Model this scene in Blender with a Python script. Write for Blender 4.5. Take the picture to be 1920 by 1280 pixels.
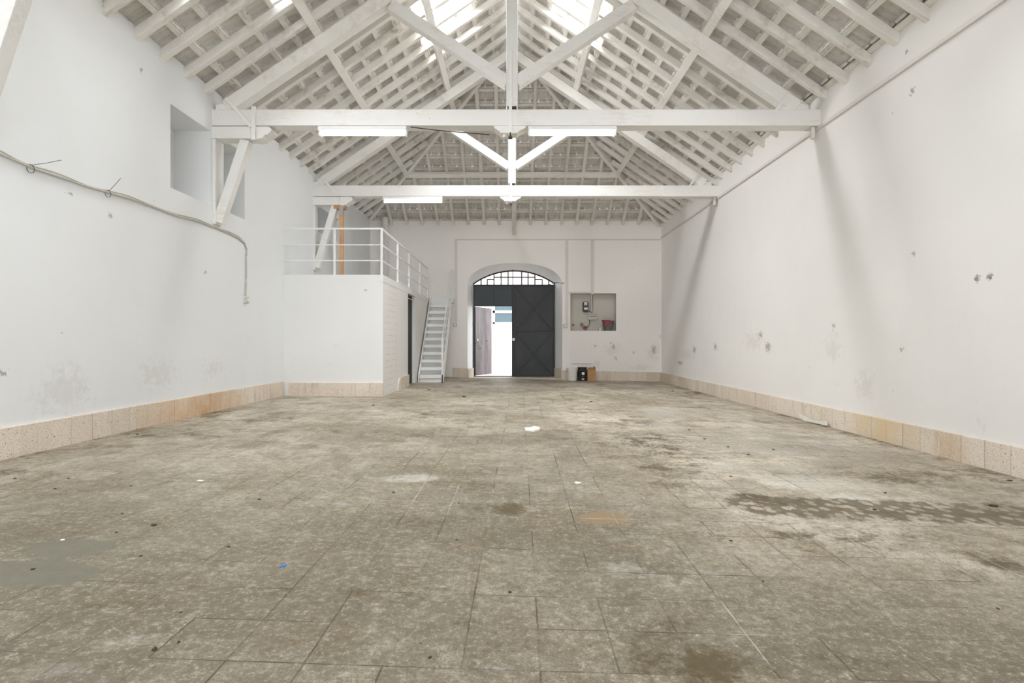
import bpy, bmesh, math, random
import numpy as np
from mathutils import Vector, Matrix

# ------------------------------------------------------------------ clear
for o in list(bpy.data.objects):
    bpy.data.objects.remove(o, do_unlink=True)
SC = bpy.context.scene
COL = SC.collection
R = math.radians
F = 1013.0          # focal length in pixels of the 1920 px frame
CH = 1.04           # camera height

# ------------------------------------------------------------------ camera
cam = bpy.data.cameras.new('camera')
cam.sensor_width = 36.0
cam.lens = F / 1920.0 * 36.0
cam.clip_start = 0.05
cam_o = bpy.data.objects.new('camera', cam)
COL.objects.link(cam_o)
cam_o.location = (0, 0, CH)
cam_o.rotation_euler = (R(90), 0, 0)
SC.camera = cam_o

# ------------------------------------------------------------------ world, light, exposure
W = bpy.data.worlds.new('sky')
SC.world = W
W.use_nodes = True
wn = W.node_tree
wn.nodes.clear()
wo = wn.nodes.new('ShaderNodeOutputWorld')
wb = wn.nodes.new('ShaderNodeBackground')
wb.inputs['Color'].default_value = (0.93, 0.96, 1.0, 1)
wb.inputs['Strength'].default_value = 3.0
wn.links.new(wb.outputs[0], wo.inputs[0])

def area(name, loc, rot, sx, sy, power, col=(1, 1, 1)):
    l = bpy.data.lights.new(name, 'AREA')
    l.shape = 'RECTANGLE'
    l.size = sx
    l.size_y = sy
    l.energy = power
    l.color = col
    o = bpy.data.objects.new(name, l)
    o.location = loc
    o.rotation_euler = rot
    COL.objects.link(o)
    return o

# daylight through the wide doorway behind the camera
area('daylight_rear_doorway', (0.0, -3.45, 2.1), (R(97), 0, 0), 6.2, 3.4, 78, (0.925, 0.965, 1.0))
# daylight through the glass roof tiles; middle and near lamps are unseen, added fill
for s_, nm_ in ((-1, 'left'), (1, 'right')):
    for y_, ly_, x_, p_, sd_, dy_, sp_ in ((8.55, 1.2, 1.27, 225, 'far', 0.3, 150), (4.75, 1.5, 3.15, 120, 'middle', 0.0, 150), (2.4, 2.3, 3.15, 120, 'near', 0.0, 150)):
        a_ = area('roof_glass_lamp_%s_%s' % (nm_, sd_), (s_ * x_, y_, 7.02 - (x_ - 1.27) * 0.684), (0, 0, 0), 0.85, ly_, p_ * (1.45 if s_ < 0 else 0.6), (0.995, 0.985, 0.985))
        a_.rotation_euler = Vector((-s_ * 0.5, dy_, -0.8)).to_track_quat('-Z', 'Y').to_euler()
        a_.data.spread = R(sp_)   # narrowed to keep the lamps off the king posts

SC.view_settings.view_transform = 'Standard'
SC.view_settings.look = 'None'
SC.view_settings.gamma = 1.0
SC.view_settings.use_curve_mapping = False
SC.view_settings.exposure = 0.48
try:
    SC.cycles.use_denoising = True
    SC.cycles.max_bounces = 10
    SC.cycles.diffuse_bounces = 7
    SC.cycles.glossy_bounces = 3
    SC.cycles.transparent_max_bounces = 8
    SC.cycles.sample_clamp_indirect = 6.0
    SC.cycles.caustics_reflective = False
    SC.cycles.caustics_refractive = False
except Exception:
    pass

# ------------------------------------------------------------------ place geometry helpers
XR = 4.18
def XL(y):
    return -4.07 + 0.0143 * (y - 7.4)
YF = 15.1          # far wall
YG = 15.65         # gate plane
YB = -3.6          # rear wall
FZX = [-4.4, -4.07, -2.25, -1.2, 0.0, 4.18, 4.5]
FZZ = [0.09, 0.088, 0.07, 0.03, 0.0, -0.078, -0.08]
def fz(x):
    return float(np.interp(x, FZX, FZZ))
TAN = 0.684
TH = math.atan(TAN)
CT, ST = math.cos(TH), math.sin(TH)
HW = 4.13          # half width of the roof at the eave
EZ = 4.29          # underside of rafters at the eave
def zU(ax):
    return EZ + (HW - abs(ax)) * TAN
YH = YF - HW       # where the hips meet the ridge

def on_left_wall(px, py, off=0.0):
    """point on the left wall seen at a pixel of the photo"""
    k = (960 - px) / F
    y = (4.07 + 0.0143 * 7.4) / (k + 0.0143)
    return Vector((XL(y) + off, y, CH + (640 - py) / F * y))
def on_right_wall(px, py, off=0.0):
    y = XR * F / (px - 960)
    return Vector((XR - off, y, CH + (640 - py) / F * y))
def on_far_wall(px, py, d=0.0):
    y = YF - d
    return Vector(((px - 960) / F * y, y, CH + (640 - py) / F * y))
def on_floor(px, py):
    x = 0.0
    for _ in range(6):
        h = CH - fz(x)
        y = F * h / (py - 640)
        x = (px - 960) / F * y
    return Vector((x, y, fz(x)))

# ------------------------------------------------------------------ object helpers
_off = {}
def tag(o, label=None, cat=None, group=None, kind=None):
    if label: o['label'] = label
    if cat: o['category'] = cat
    if group: o['group'] = group
    if kind: o['kind'] = kind
    return o

def empty(name, loc, label=None, cat=None, group=None, kind=None):
    o = bpy.data.objects.new(name, None)
    COL.objects.link(o)
    o.location = loc
    o.empty_display_size = 0.1
    _off[o.name] = Vector(loc)
    return tag(o, label, cat, group, kind)

class MB:
    def __init__(s):
        s.bm = bmesh.new()
    def hexa(s, c):
        v = [s.bm.verts.new(p) for p in c]
        for f in ((0, 3, 2, 1), (4, 5, 6, 7), (0, 1, 5, 4), (1, 2, 6, 5), (2, 3, 7, 6), (3, 0, 4, 7)):
            s.bm.faces.new([v[i] for i in f])
        return s
    def box(s, x0, x1, y0, y1, z0, z1):
        return s.hexa([(x0, y0, z0), (x1, y0, z0), (x1, y1, z0), (x0, y1, z0),
                       (x0, y0, z1), (x1, y0, z1), (x1, y1, z1), (x0, y1, z1)])
    def beam(s, p0, p1, w, h, up=(0, 0, 1)):
        """bar from p0 to p1; h is measured along up (made square to the axis), w across"""
        p0, p1, up = Vector(p0), Vector(p1), Vector(up)
        d = (p1 - p0).normalized()
        side = d.cross(up).normalized()
        u = side.cross(d).normalized()
        a, b = side * w / 2, u * h / 2
        return s.hexa([p0 - a - b, p0 + a - b, p1 + a - b, p1 - a - b,
                       p0 - a + b, p0 + a + b, p1 + a + b, p1 - a + b])
    def prism(s, pts, axis, a0, a1):
        """polygon pts extruded along axis ('x','y','z') from a0 to a1; pts are the other two coordinates in order"""
        def P(p, a):
            return {'x': (a, p[0], p[1]), 'y': (p[0], a, p[1]), 'z': (p[0], p[1], a)}[axis]
        A = [s.bm.verts.new(P(p, a0)) for p in pts]
        B = [s.bm.verts.new(P(p, a1)) for p in pts]
        s.bm.faces.new(A)
        s.bm.faces.new(B[::-1])
        n = len(pts)
        for i in range(n):
            s.bm.faces.new((A[i], B[i], B[(i + 1) % n], A[(i + 1) % n]))
        return s
    def tube(s, pts, r, n=8, closed=False):
        pts = [Vector(p) for p in pts]
        rings = []
        up = Vector((0, 0, 1))
        m = len(pts)
        for i, p in enumerate(pts):
            if closed:
                d = pts[(i + 1) % m] - pts[i - 1]
            else:
                d = pts[min(i + 1, m - 1)] - pts[max(i - 1, 0)]
            d.normalize()
            a = d.cross(up)
            if a.length < 0.05:
                a = d.cross(Vector((0, 1, 0)))
            a.normalize()
            b = d.cross(a).normalized()
            rr = r[i] if isinstance(r, (list, tuple)) else r
            rings.append([s.bm.verts.new(p + a * rr * math.cos(t) + b * rr * math.sin(t))
                          for t in [2 * math.pi * k / n for k in range(n)]])
        for i in range(m if closed else m - 1):
            A, B = rings[i], rings[(i + 1) % m]
            for k in range(n):
                s.bm.faces.new((A[k], A[(k + 1) % n], B[(k + 1) % n], B[k]))
        if not closed:
            s.bm.faces.new(rings[0][::-1])
            s.bm.faces.new(rings[-1])
        return s
    def lathe(s, prof, c, n=28, sx=1.0, sy=1.0):
        c = Vector(c)
        rings = []
        for (r, z) in prof:
            rings.append([s.bm.verts.new(c + Vector((max(r, 1e-4) * sx * math.cos(t), max(r, 1e-4) * sy * math.sin(t), z)))
                          for t in [2 * math.pi * k / n for k in range(n)]])
        for A, B in zip(rings[:-1], rings[1:]):
            for k in range(n):
                s.bm.faces.new((A[k], A[(k + 1) % n], B[(k + 1) % n], B[k]))
        s.bm.faces.new(rings[0][::-1])
        s.bm.faces.new(rings[-1])
        return s
    def quad(s, a, b, c, d):
        s.bm.faces.new([s.bm.verts.new(p) for p in (a, b, c, d)])
        return s
    def build(s, name, mat, parent=None, bevel=0.0, smooth=False, **t):
        bmesh.ops.recalc_face_normals(s.bm, faces=s.bm.faces)
        me = bpy.data.meshes.new(name)
        if parent is None:
            vs = [v.co for v in s.bm.verts]
            lo = [min(v[i] for v in vs) for i in range(3)]
            hi = [max(v[i] for v in vs) for i in range(3)]
            base = Vector(((lo[0] + hi[0]) / 2, (lo[1] + hi[1]) / 2, lo[2]))
        else:
            base = _off[parent.name]
        bmesh.ops.translate(s.bm, verts=s.bm.verts, vec=-base)
        if smooth:
            for f in s.bm.faces:
                f.smooth = True
        s.bm.to_mesh(me)
        s.bm.free()
        if mat is not None:
            me.materials.append(mat)
        o = bpy.data.objects.new(name, me)
        COL.objects.link(o)
        if parent is None:
            o.location = base
        else:
            o.parent = parent
        _off[o.name] = base
        if bevel > 0:
            b = o.modifiers.new('edge', 'BEVEL')
            b.width = bevel
            b.segments = 2
            b.limit_method = 'ANGLE'
        return tag(o, **t) if t else o

# ------------------------------------------------------------------ material helpers
class NT:
    def __init__(s, name):
        s.m = bpy.data.materials.new(name)
        s.m.use_nodes = True
        s.t = s.m.node_tree
        s.t.nodes.clear()
        s.out = s.t.nodes.new('ShaderNodeOutputMaterial')
        s.b = s.t.nodes.new('ShaderNodeBsdfPrincipled')
        s.t.links.new(s.b.outputs[0], s.out.inputs[0])
        s.b.inputs['Roughness'].default_value = 0.7
        g = s.t.nodes.new('ShaderNodeNewGeometry')
        s.pos = g.outputs['Position']
        s.nor = g.outputs['Normal']
    def link(s, a, b):
        s.t.links.new(a, b)
    def put(s, sock, v):
        if isinstance(v, bpy.types.NodeSocket):
            s.t.links.new(v, sock)
        elif isinstance(v, (tuple, list)):
            sock.default_value = tuple(v) + ((1,) if len(v) == 3 and len(sock.default_value) == 4 else ())
        else:
            sock.default_value = v
    def math(s, op, a, b=0.0, c=0.0, clamp=False):
        n = s.t.nodes.new('ShaderNodeMath')
        n.operation = op
        n.use_clamp = clamp
        s.put(n.inputs[0], a)
        s.put(n.inputs[1], b)
        if len(n.inputs) > 2: s.put(n.inputs[2], c)
        return n.outputs[0]
    def vmath(s, op, a, b=(0, 0, 0)):
        n = s.t.nodes.new('ShaderNodeVectorMath')
        n.operation = op
        s.put(n.inputs[0], a)
        s.put(n.inputs[1], b)
        return n.outputs[1] if op in ('LENGTH', 'DOT_PRODUCT', 'DISTANCE') else n.outputs[0]
    def sep(s, v):
        n = s.t.nodes.new('ShaderNodeSeparateXYZ')
        s.put(n.inputs[0], v)
        return n.outputs[0], n.outputs[1], n.outputs[2]
    def comb(s, x, y, z):
        n = s.t.nodes.new('ShaderNodeCombineXYZ')
        for i, v in enumerate((x, y, z)): s.put(n.inputs[i], v)
        return n.outputs[0]
    def noise(s, scale, detail=4, rough=0.55, vec=None, stretch=None, dist=0.0):
        v = vec if vec is not None else s.pos
        if stretch: v = s.vmath('MULTIPLY', v, stretch)
        n = s.t.nodes.new('ShaderNodeTexNoise')
        s.put(n.inputs['Vector'], v)
        n.inputs['Scale'].default_value = scale
        n.inputs['Detail'].default_value = detail
        n.inputs['Roughness'].default_value = rough
        n.inputs['Distortion'].default_value = dist
        return n.outputs['Fac']
    def voro(s, scale, vec=None, feature='F1', out='Distance'):
        n = s.t.nodes.new('ShaderNodeTexVoronoi')
        n.feature = feature
        s.put(n.inputs['Vector'], vec if vec is not None else s.pos)
        n.inputs['Scale'].default_value = scale
        return n.outputs[out]
    def white(s, vec):
        n = s.t.nodes.new('ShaderNodeTexWhiteNoise')
        n.noise_dimensions = '3D'
        s.put(n.inputs['Vector'], vec)
        return n.outputs['Value']
    def mix(s, f, a, b, mode='MIX'):
        n = s.t.nodes.new('ShaderNodeMix')
        n.data_type = 'RGBA'
        n.blend_type = mode
        n.clamp_factor = True
        s.put(n.inputs['Factor'], f)
        s.put(n.inputs[6], a)
        s.put(n.inputs[7], b)
        return n.outputs[2]
    def ramp(s, v, lo, hi, a=0.0, b=1.0):
        n = s.t.nodes.new('ShaderNodeMapRange')
        n.interpolation_type = 'SMOOTHSTEP'
        s.put(n.inputs[0], v)
        n.inputs[1].default_value = lo
        n.inputs[2].default_value = hi
        n.inputs[3].default_value = a
        n.inputs[4].default_value = b
        return n.outputs[0]
    def bump(s, h, strength=0.3, dist=0.01):
        n = s.t.nodes.new('ShaderNodeBump')
        n.inputs['Strength'].default_value = strength
        n.inputs['Distance'].default_value = dist
        s.put(n.inputs['Height'], h)
        s.t.links.new(n.outputs[0], s.b.inputs['Normal'])
    def blobs(s, pts):
        """soft union of ellipsoids: (centre, radii)"""
        res = None
        for c, r in pts:
            v = s.vmath('SUBTRACT', s.pos, tuple(c))
            v = s.vmath('MULTIPLY', v, tuple(1.0 / q for q in r))
            d = s.math('SUBTRACT', 1.0, s.vmath('LENGTH', v), clamp=True)
            res = d if res is None else s.math('MAXIMUM', res, d)
        return res
    def done(s, col, rough=None, metal=None):
        s.put(s.b.inputs['Base Color'], col)
        if rough is not None: s.put(s.b.inputs['Roughness'], rough)
        if metal is not None: s.put(s.b.inputs['Metallic'], metal)
        return s.m

def srgb(r, g, b):
    def f(c):
        c /= 255.0
        return c / 12.92 if c <= 0.04045 else ((c + 0.055) / 1.055) ** 2.4
    return (f(r), f(g), f(b))

def simple(name, col, rough=0.6, metal=0.0, var=0.06, scale=18, bump=0.0):
    n = NT(name)
    f = n.noise(scale, 4)
    c = n.mix(f, tuple(q * (1 - var) for q in col), tuple(min(1, q * (1 + var)) for q in col))
    if bump > 0: n.bump(f, bump, 0.005)
    return n.done(c, rough, metal)

def plaster(name, base, marks=(), stains=(), low_dirt=0.15, chips=0.5):
    n = NT(name)
    big = n.noise(0.55, 3, 0.5)
    c = n.mix(n.ramp(big, 0.35, 0.7), tuple(q * 0.965 for q in base), base)
    # streaky wash
    st = n.noise(1.6, 5, 0.65, stretch=(1.0, 1.0, 0.35))
    c = n.mix(n.ramp(st, 0.52, 0.75, 0, 0.10), c, tuple(q * 0.8 for q in base))
    # dirt splashes low on the wall
    x, y, z = n.sep(n.pos)
    low = n.ramp(z, 1.6, 0.25)
    sp = n.ramp(n.noise(5.5, 6, 0.7), 0.60, 0.74)
    c = n.mix(n.math('MULTIPLY', n.math('MULTIPLY', sp, low), low_dirt), c, srgb(150, 138, 120))
    # pin-prick chips
    if chips > 0:
        v = n.voro(2.1)
        cp = n.ramp(v, 0.022, 0.014)
        c = n.mix(n.math('MULTIPLY', cp, chips), c, srgb(120, 112, 100))
    if stains:
        s_ = n.blobs(stains)
        f = n.ramp(n.math('ADD', n.math('MULTIPLY', s_, 0.45), n.noise(14, 7, 0.75)), 0.72, 0.92)
        c = n.mix(n.math('MULTIPLY', f, 0.16), c, srgb(160, 150, 130))
    if marks:
        m_ = n.blobs([(q, tuple(k * 0.9 for k in w)) for q, w in marks])
        f = n.ramp(n.math('ADD', n.math('MULTIPLY', m_, 0.38), n.noise(32, 6, 0.7)), 0.74, 0.82)
        c = n.mix(n.math('MULTIPLY', f, 0.65), c, srgb(122, 116, 106))
    h = n.math('ADD', n.math('MULTIPLY', n.noise(3.0, 4), 1.2), n.math('MULTIPLY', n.noise(45, 5, 0.6), 0.25))
    n.bump(h, 0.28, 0.012)
    return n.done(c, 0.75)

def painted_wood(name, base, dirt, amount=0.35, along=(1, 1, 1), rough=0.6):
    n = NT(name)
    tc = n.t.nodes.new('ShaderNodeTexCoord')
    g = n.noise(9, 6, 0.65, stretch=along)
    big = n.noise(1.7, 5, 0.6)
    f = n.math('MULTIPLY', n.ramp(big, 0.45, 0.68), n.ramp(g, 0.35, 0.75))
    c = n.mix(n.math('MULTIPLY', f, amount), base, dirt)
    kn = n.ramp(n.voro(3.3), 0.030, 0.018)
    c = n.mix(n.math('MULTIPLY', kn, 0.55), c, srgb(95, 85, 72))
    n.bump(g, 0.35, 0.006)
    return n.done(c, rough)

def stone(name, axis):
    """speckled terrazzo skirting blocks, joint every quarter metre along an axis"""
    n = NT(name)
    x, y, z = n.sep(n.pos)
    u = x if axis == 'x' else y
    cell = n.math('FLOOR', n.math('DIVIDE', u, 0.25))
    fr = n.math('FRACT', n.math('DIVIDE', u, 0.25))
    tone = n.white(n.comb(cell, 3.1, 7.7))
    c = n.mix(tone, srgb(216, 203, 187), srgb(226, 215, 201))
    big = n.noise(1.1, 4, 0.6)
    c = n.mix(n.ramp(big, 0.5, 0.72, 0, 0.5), c, srgb(192, 164, 126))
    v = n.voro(75)
    c = n.mix(n.ramp(v, 0.36, 0.18, 0, 0.65), c, srgb(132, 116, 102))
    v2 = n.voro(48, vec=n.vmath('ADD', n.pos, (3.3, 1.7, 0.4)))
    c = n.mix(n.ramp(v2, 0.26, 0.14, 0, 0.55), c, srgb(238, 230, 216))
    hole = n.ramp(n.voro(14), 0.11, 0.07)
    c = n.mix(n.math('MULTIPLY', hole, 0.7), c, srgb(95, 80, 64))
    drip = n.noise(7, 5, 0.6, stretch=(1.5, 1.5, 0.2))
    c = n.mix(n.ramp(drip, 0.55, 0.72, 0, 0.35), c, srgb(150, 124, 92))
    j = n.math('ADD', n.ramp(fr, 0.022, 0.008), n.ramp(fr, 0.978, 0.992))
    j = n.math('MULTIPLY', j, n.ramp(n.white(n.comb(n.math('ROUND', n.math('DIVIDE', u, 0.25)), 1.3, n.math('SIGN', x))), 0.1, 0.9, 0.1, 1.0))
    if axis == 'y':
        ru = n.blobs([((-4.03, 7.0, 0.1), (0.5, 1.3, 0.5)), ((4.15, 6.1, 0.1), (0.5, 0.7, 0.6))])
        c = n.mix(n.math('MULTIPLY', ru, n.ramp(n.noise(6, 5, 0.7), 0.3, 0.6, 0.3, 1.0)), c, n.mix(n.ramp(x, -0.5, 0.5), srgb(202, 160, 110), srgb(216, 192, 152)))
    c = n.mix(n.math('MULTIPLY', j, 0.55), c, srgb(120, 102, 84))
    n.bump(n.math('SUBTRACT', n.noise(30, 4), n.math('MULTIPLY', j, 0.8)), 0.4, 0.006)
    return n.done(c, 0.7)

M = {}
WHITE_L = (0.79, 0.805, 0.815)
WHITE_R = (0.815, 0.80, 0.785)
rw = on_right_wall
M['wall_left'] = plaster('plaster_left', WHITE_L,
    marks=[(on_left_wall(265, 133), (0.09, 0.09, 0.09)), (on_left_wall(207, 405), (0.08, 0.08, 0.1)),
           (on_left_wall(130, 361), (0.08, 0.1, 0.06)), (on_left_wall(385, 510), (0.07, 0.1, 0.07)),
           (on_left_wall(3, 698), (0.1, 0.12, 0.1))],
    stains=[(on_left_wall(120, 730), (0.3, 0.7, 0.5)), (on_left_wall(300, 700), (0.3, 0.8, 0.4)),
            (on_left_wall(400, 690), (0.3, 0.6, 0.3))])
M['wall_right'] = plaster('plaster_right', WHITE_R,
    marks=[(rw(1302, 655), (0.2, 0.35, 0.22)), (rw(1341, 650), (0.2, 0.25, 0.2)), (rw(1440, 650), (0.2, 0.3, 0.22)),
           (rw(1425, 628), (0.2, 0.25, 0.18)), (rw(1563, 612), (0.2, 0.12, 0.12)), (rw(1690, 655), (0.2, 0.1, 0.1)),
           (rw(1832, 522), (0.2, 0.11, 0.09)), (rw(1856, 518), (0.2, 0.09, 0.09)), (rw(1714, 476), (0.2, 0.10, 0.06)),
           (rw(1700, 96), (0.2, 0.08, 0.08)), (rw(1710, 170), (0.2, 0.1, 0.12)), (rw(1275, 680), (0.2, 0.6, 0.15))],
    stains=[(rw(1410, 640), (0.3, 0.9, 0.4)), (rw(1290, 665), (0.3, 1.2, 0.35)), (rw(1620, 720), (0.3, 0.4, 0.4)),
            (rw(1560, 650), (0.3, 0.5, 0.4))], low_dirt=0.25)
fw = on_far_wall
M['wall_far'] = plaster('plaster_far', (0.89, 0.86, 0.835),
    marks=[(fw(1150, 650), (0.13, 0.3, 0.2)), (fw(1226, 655), (0.17, 0.3, 0.32)), (fw(1188, 660), (0.08, 0.3, 0.1)),
           (fw(1145, 643), (0.09, 0.3, 0.06)), (fw(1238, 630), (0.06, 0.3, 0.1)), (fw(1155, 672), (0.12, 0.3, 0.14)),
           (fw(1116, 648), (0.10, 0.3, 0.12))],
    stains=[(fw(1150, 655), (0.6, 0.3, 0.5)), (fw(1225, 660), (0.4, 0.3, 0.6)), (fw(1120, 682), (0.2, 0.3, 0.3)),
            (fw(1200, 690), (0.7, 0.3, 0.2))], low_dirt=0.3)
M['booth'] = plaster('plaster_booth', (0.80, 0.805, 0.80), low_dirt=0.2, chips=0.5,
    marks=[(Vector(((686 - 960) / F * 9.53, 9.53, CH + (640 - 544) / F * 9.53)), (0.08, 0.1, 0.05))])
M['window_recess'] = simple('window_board', (0.80, 0.785, 0.76), 0.75)
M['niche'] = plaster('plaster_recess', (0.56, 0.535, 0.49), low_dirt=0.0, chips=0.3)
M['beam'] = painted_wood('white_painted_timber', (0.80, 0.79, 0.77), srgb(196, 186, 168), 0.5, (0.5, 4, 4))
M['principal'] = painted_wood('white_painted_principal', (0.84, 0.825, 0.79), srgb(188, 176, 155), 0.5, (1, 4, 1))
M['rafter'] = painted_wood('white_painted_rafter', (0.79, 0.77, 0.73), srgb(160, 146, 124), 0.75, (1, 5, 1))
M['rafter_hip'] = painted_wood('white_painted_hip_rafter', (0.74, 0.71, 0.67), srgb(168, 152, 130), 0.6, (5, 1, 1))
M['batten'] = painted_wood('white_painted_batten', (0.78, 0.76, 0.71), srgb(140, 124, 102), 0.85, (4, 1, 4))
M['fresh_wood'] = painted_wood('bare_pine', srgb(206, 158, 112), srgb(150, 98, 60), 0.8, (4, 4, 0.5), 0.65)
M['fresh_block'] = painted_wood('bare_pine_block', srgb(200, 140, 95), srgb(150, 98, 60), 0.8, (1, 4, 4), 0.65)
M['stone_y'] = stone('speckled_stone_along', 'y')
M['stone_x'] = stone('speckled_stone_across', 'x')
M['white_metal'] = simple('white_painted_metal', (0.82, 0.82, 0.81), 0.4)
M['conduit'] = simple('white_painted_conduit', srgb(216, 211, 206), 0.5)
M['grey_box'] = simple('grey_plastic', srgb(196, 193, 184), 0.5)
M['cable'] = simple('dusty_white_cable', srgb(186, 182, 172), 0.6)
M['black'] = simple('black_plastic', srgb(30, 28, 30), 0.4, var=0.2)
M['dark_iron'] = simple('dark_iron', srgb(66, 52, 46), 0.6, 0.3, var=0.3, scale=30)
M['steel'] = simple('worn_steel', srgb(170, 165, 158), 0.35, 0.8)
M['galv'] = simple('galvanised_steel', srgb(180, 180, 180), 0.4, 0.6)
M['red'] = simple('red_plastic', srgb(196, 40, 62), 0.4)
M['dark_red'] = simple('dark_red_plastic', srgb(120, 30, 34), 0.4)
M['grey_bucket'] = simple('grey_bucket_plastic', srgb(96, 98, 94), 0.5)
M['white_plastic'] = simple('white_plastic', srgb(232, 232, 226), 0.4)
M['paper'] = simple('white_paper', srgb(240, 238, 232), 0.8)
M['blue'] = simple('blue_plastic', srgb(0, 104, 180), 0.4)
M['cardboard'] = simple('brown_cardboard', srgb(190, 146, 104), 0.8, var=0.15)
M['brown'] = simple('brown_bakelite', srgb(150, 100, 70), 0.5)
M['dirt'] = simple('dark_dirt', srgb(62, 52, 38), 0.9, var=0.3)
M['label_white'] = simple('white_label', srgb(236, 236, 232), 0.6)
M['ext_wall'] = simple('sunlit_render', (0.86, 0.85, 0.82), 0.8)
M['shutter'] = simple('blue_green_shutter', srgb(92, 112, 120), 0.6)
M['gravel'] = simple('pale_gravel', (0.50, 0.46, 0.42), 0.9, var=0.35, scale=25, bump=0.6)

def mat_tile():
    n = NT('whitewashed_roof_tile')
    x, y, z = n.sep(n.pos)
    big = n.noise(1.3, 5, 0.6)
    c = n.mix(n.ramp(big, 0.4, 0.7), (0.74, 0.72, 0.69), (0.60, 0.57, 0.53))
    fine = n.noise(14, 5, 0.7)
    c = n.mix(n.ramp(fine, 0.5, 0.8, 0, 0.5), c, srgb(146, 132, 116))
    n.bump(fine, 0.4, 0.01)
    return n.done(c, 0.8)
M['tile'] = mat_tile()

def mat_gate():
    n = NT('dark_painted_steel')
    big = n.noise(1.6, 5, 0.6, stretch=(1, 1, 0.5))
    c = n.mix(n.ramp(big, 0.35, 0.7), srgb(36, 39, 42), srgb(52, 54, 57))
    ru = n.ramp(n.noise(16, 6, 0.7), 0.64, 0.76)
    c = n.mix(n.math('MULTIPLY', ru, 0.5), c, srgb(105, 92, 82))
    return n.done(c, 0.5)
M['gate'] = mat_gate()
M['gate_bar'] = simple('black_painted_steel_bar', srgb(24, 26, 29), 0.45, var=0.2)
M['gate_teal'] = simple('dark_teal_painted_steel', srgb(48, 58, 62), 0.5, var=0.15, scale=3)
def mat_wicket():
    n = NT('worn_purple_grey_steel')
    big = n.noise(2.6, 5, 0.65, stretch=(1.6, 1.6, 0.35))
    c = n.mix(n.ramp(big, 0.35, 0.7), srgb(92, 80, 84), srgb(140, 128, 130))
    return n.done(c, 0.45)
M['wicket'] = mat_wicket()

def mat_glass():
    n = NT('glass_roof_tile')
    t = n.t
    tr = t.nodes.new('ShaderNodeBsdfTransparent')
    tr.inputs[0].default_value = (0.93, 0.95, 0.96, 1)
    gl = t.nodes.new('ShaderNodeBsdfGlossy')
    gl.inputs['Roughness'].default_value = 0.15
    mx = t.nodes.new('ShaderNodeMixShader')
    mx.inputs[0].default_value = 0.06
    t.links.new(tr.outputs[0], mx.inputs[1])
    t.links.new(gl.outputs[0], mx.inputs[2])
    t.links.new(mx.outputs[0], n.out.inputs[0])
    return n.m
M['glass'] = mat_glass()

def mat_tube():
    n = NT('lit_fluorescent_tube')
    n.b.inputs['Base Color'].default_value = (1, 1, 1, 1)
    n.b.inputs['Emission Color'].default_value = (0.93, 1.0, 0.99, 1)
    n.b.inputs['Emission Strength'].default_value = 9.0
    return n.m
M['tube'] = mat_tube()

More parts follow.
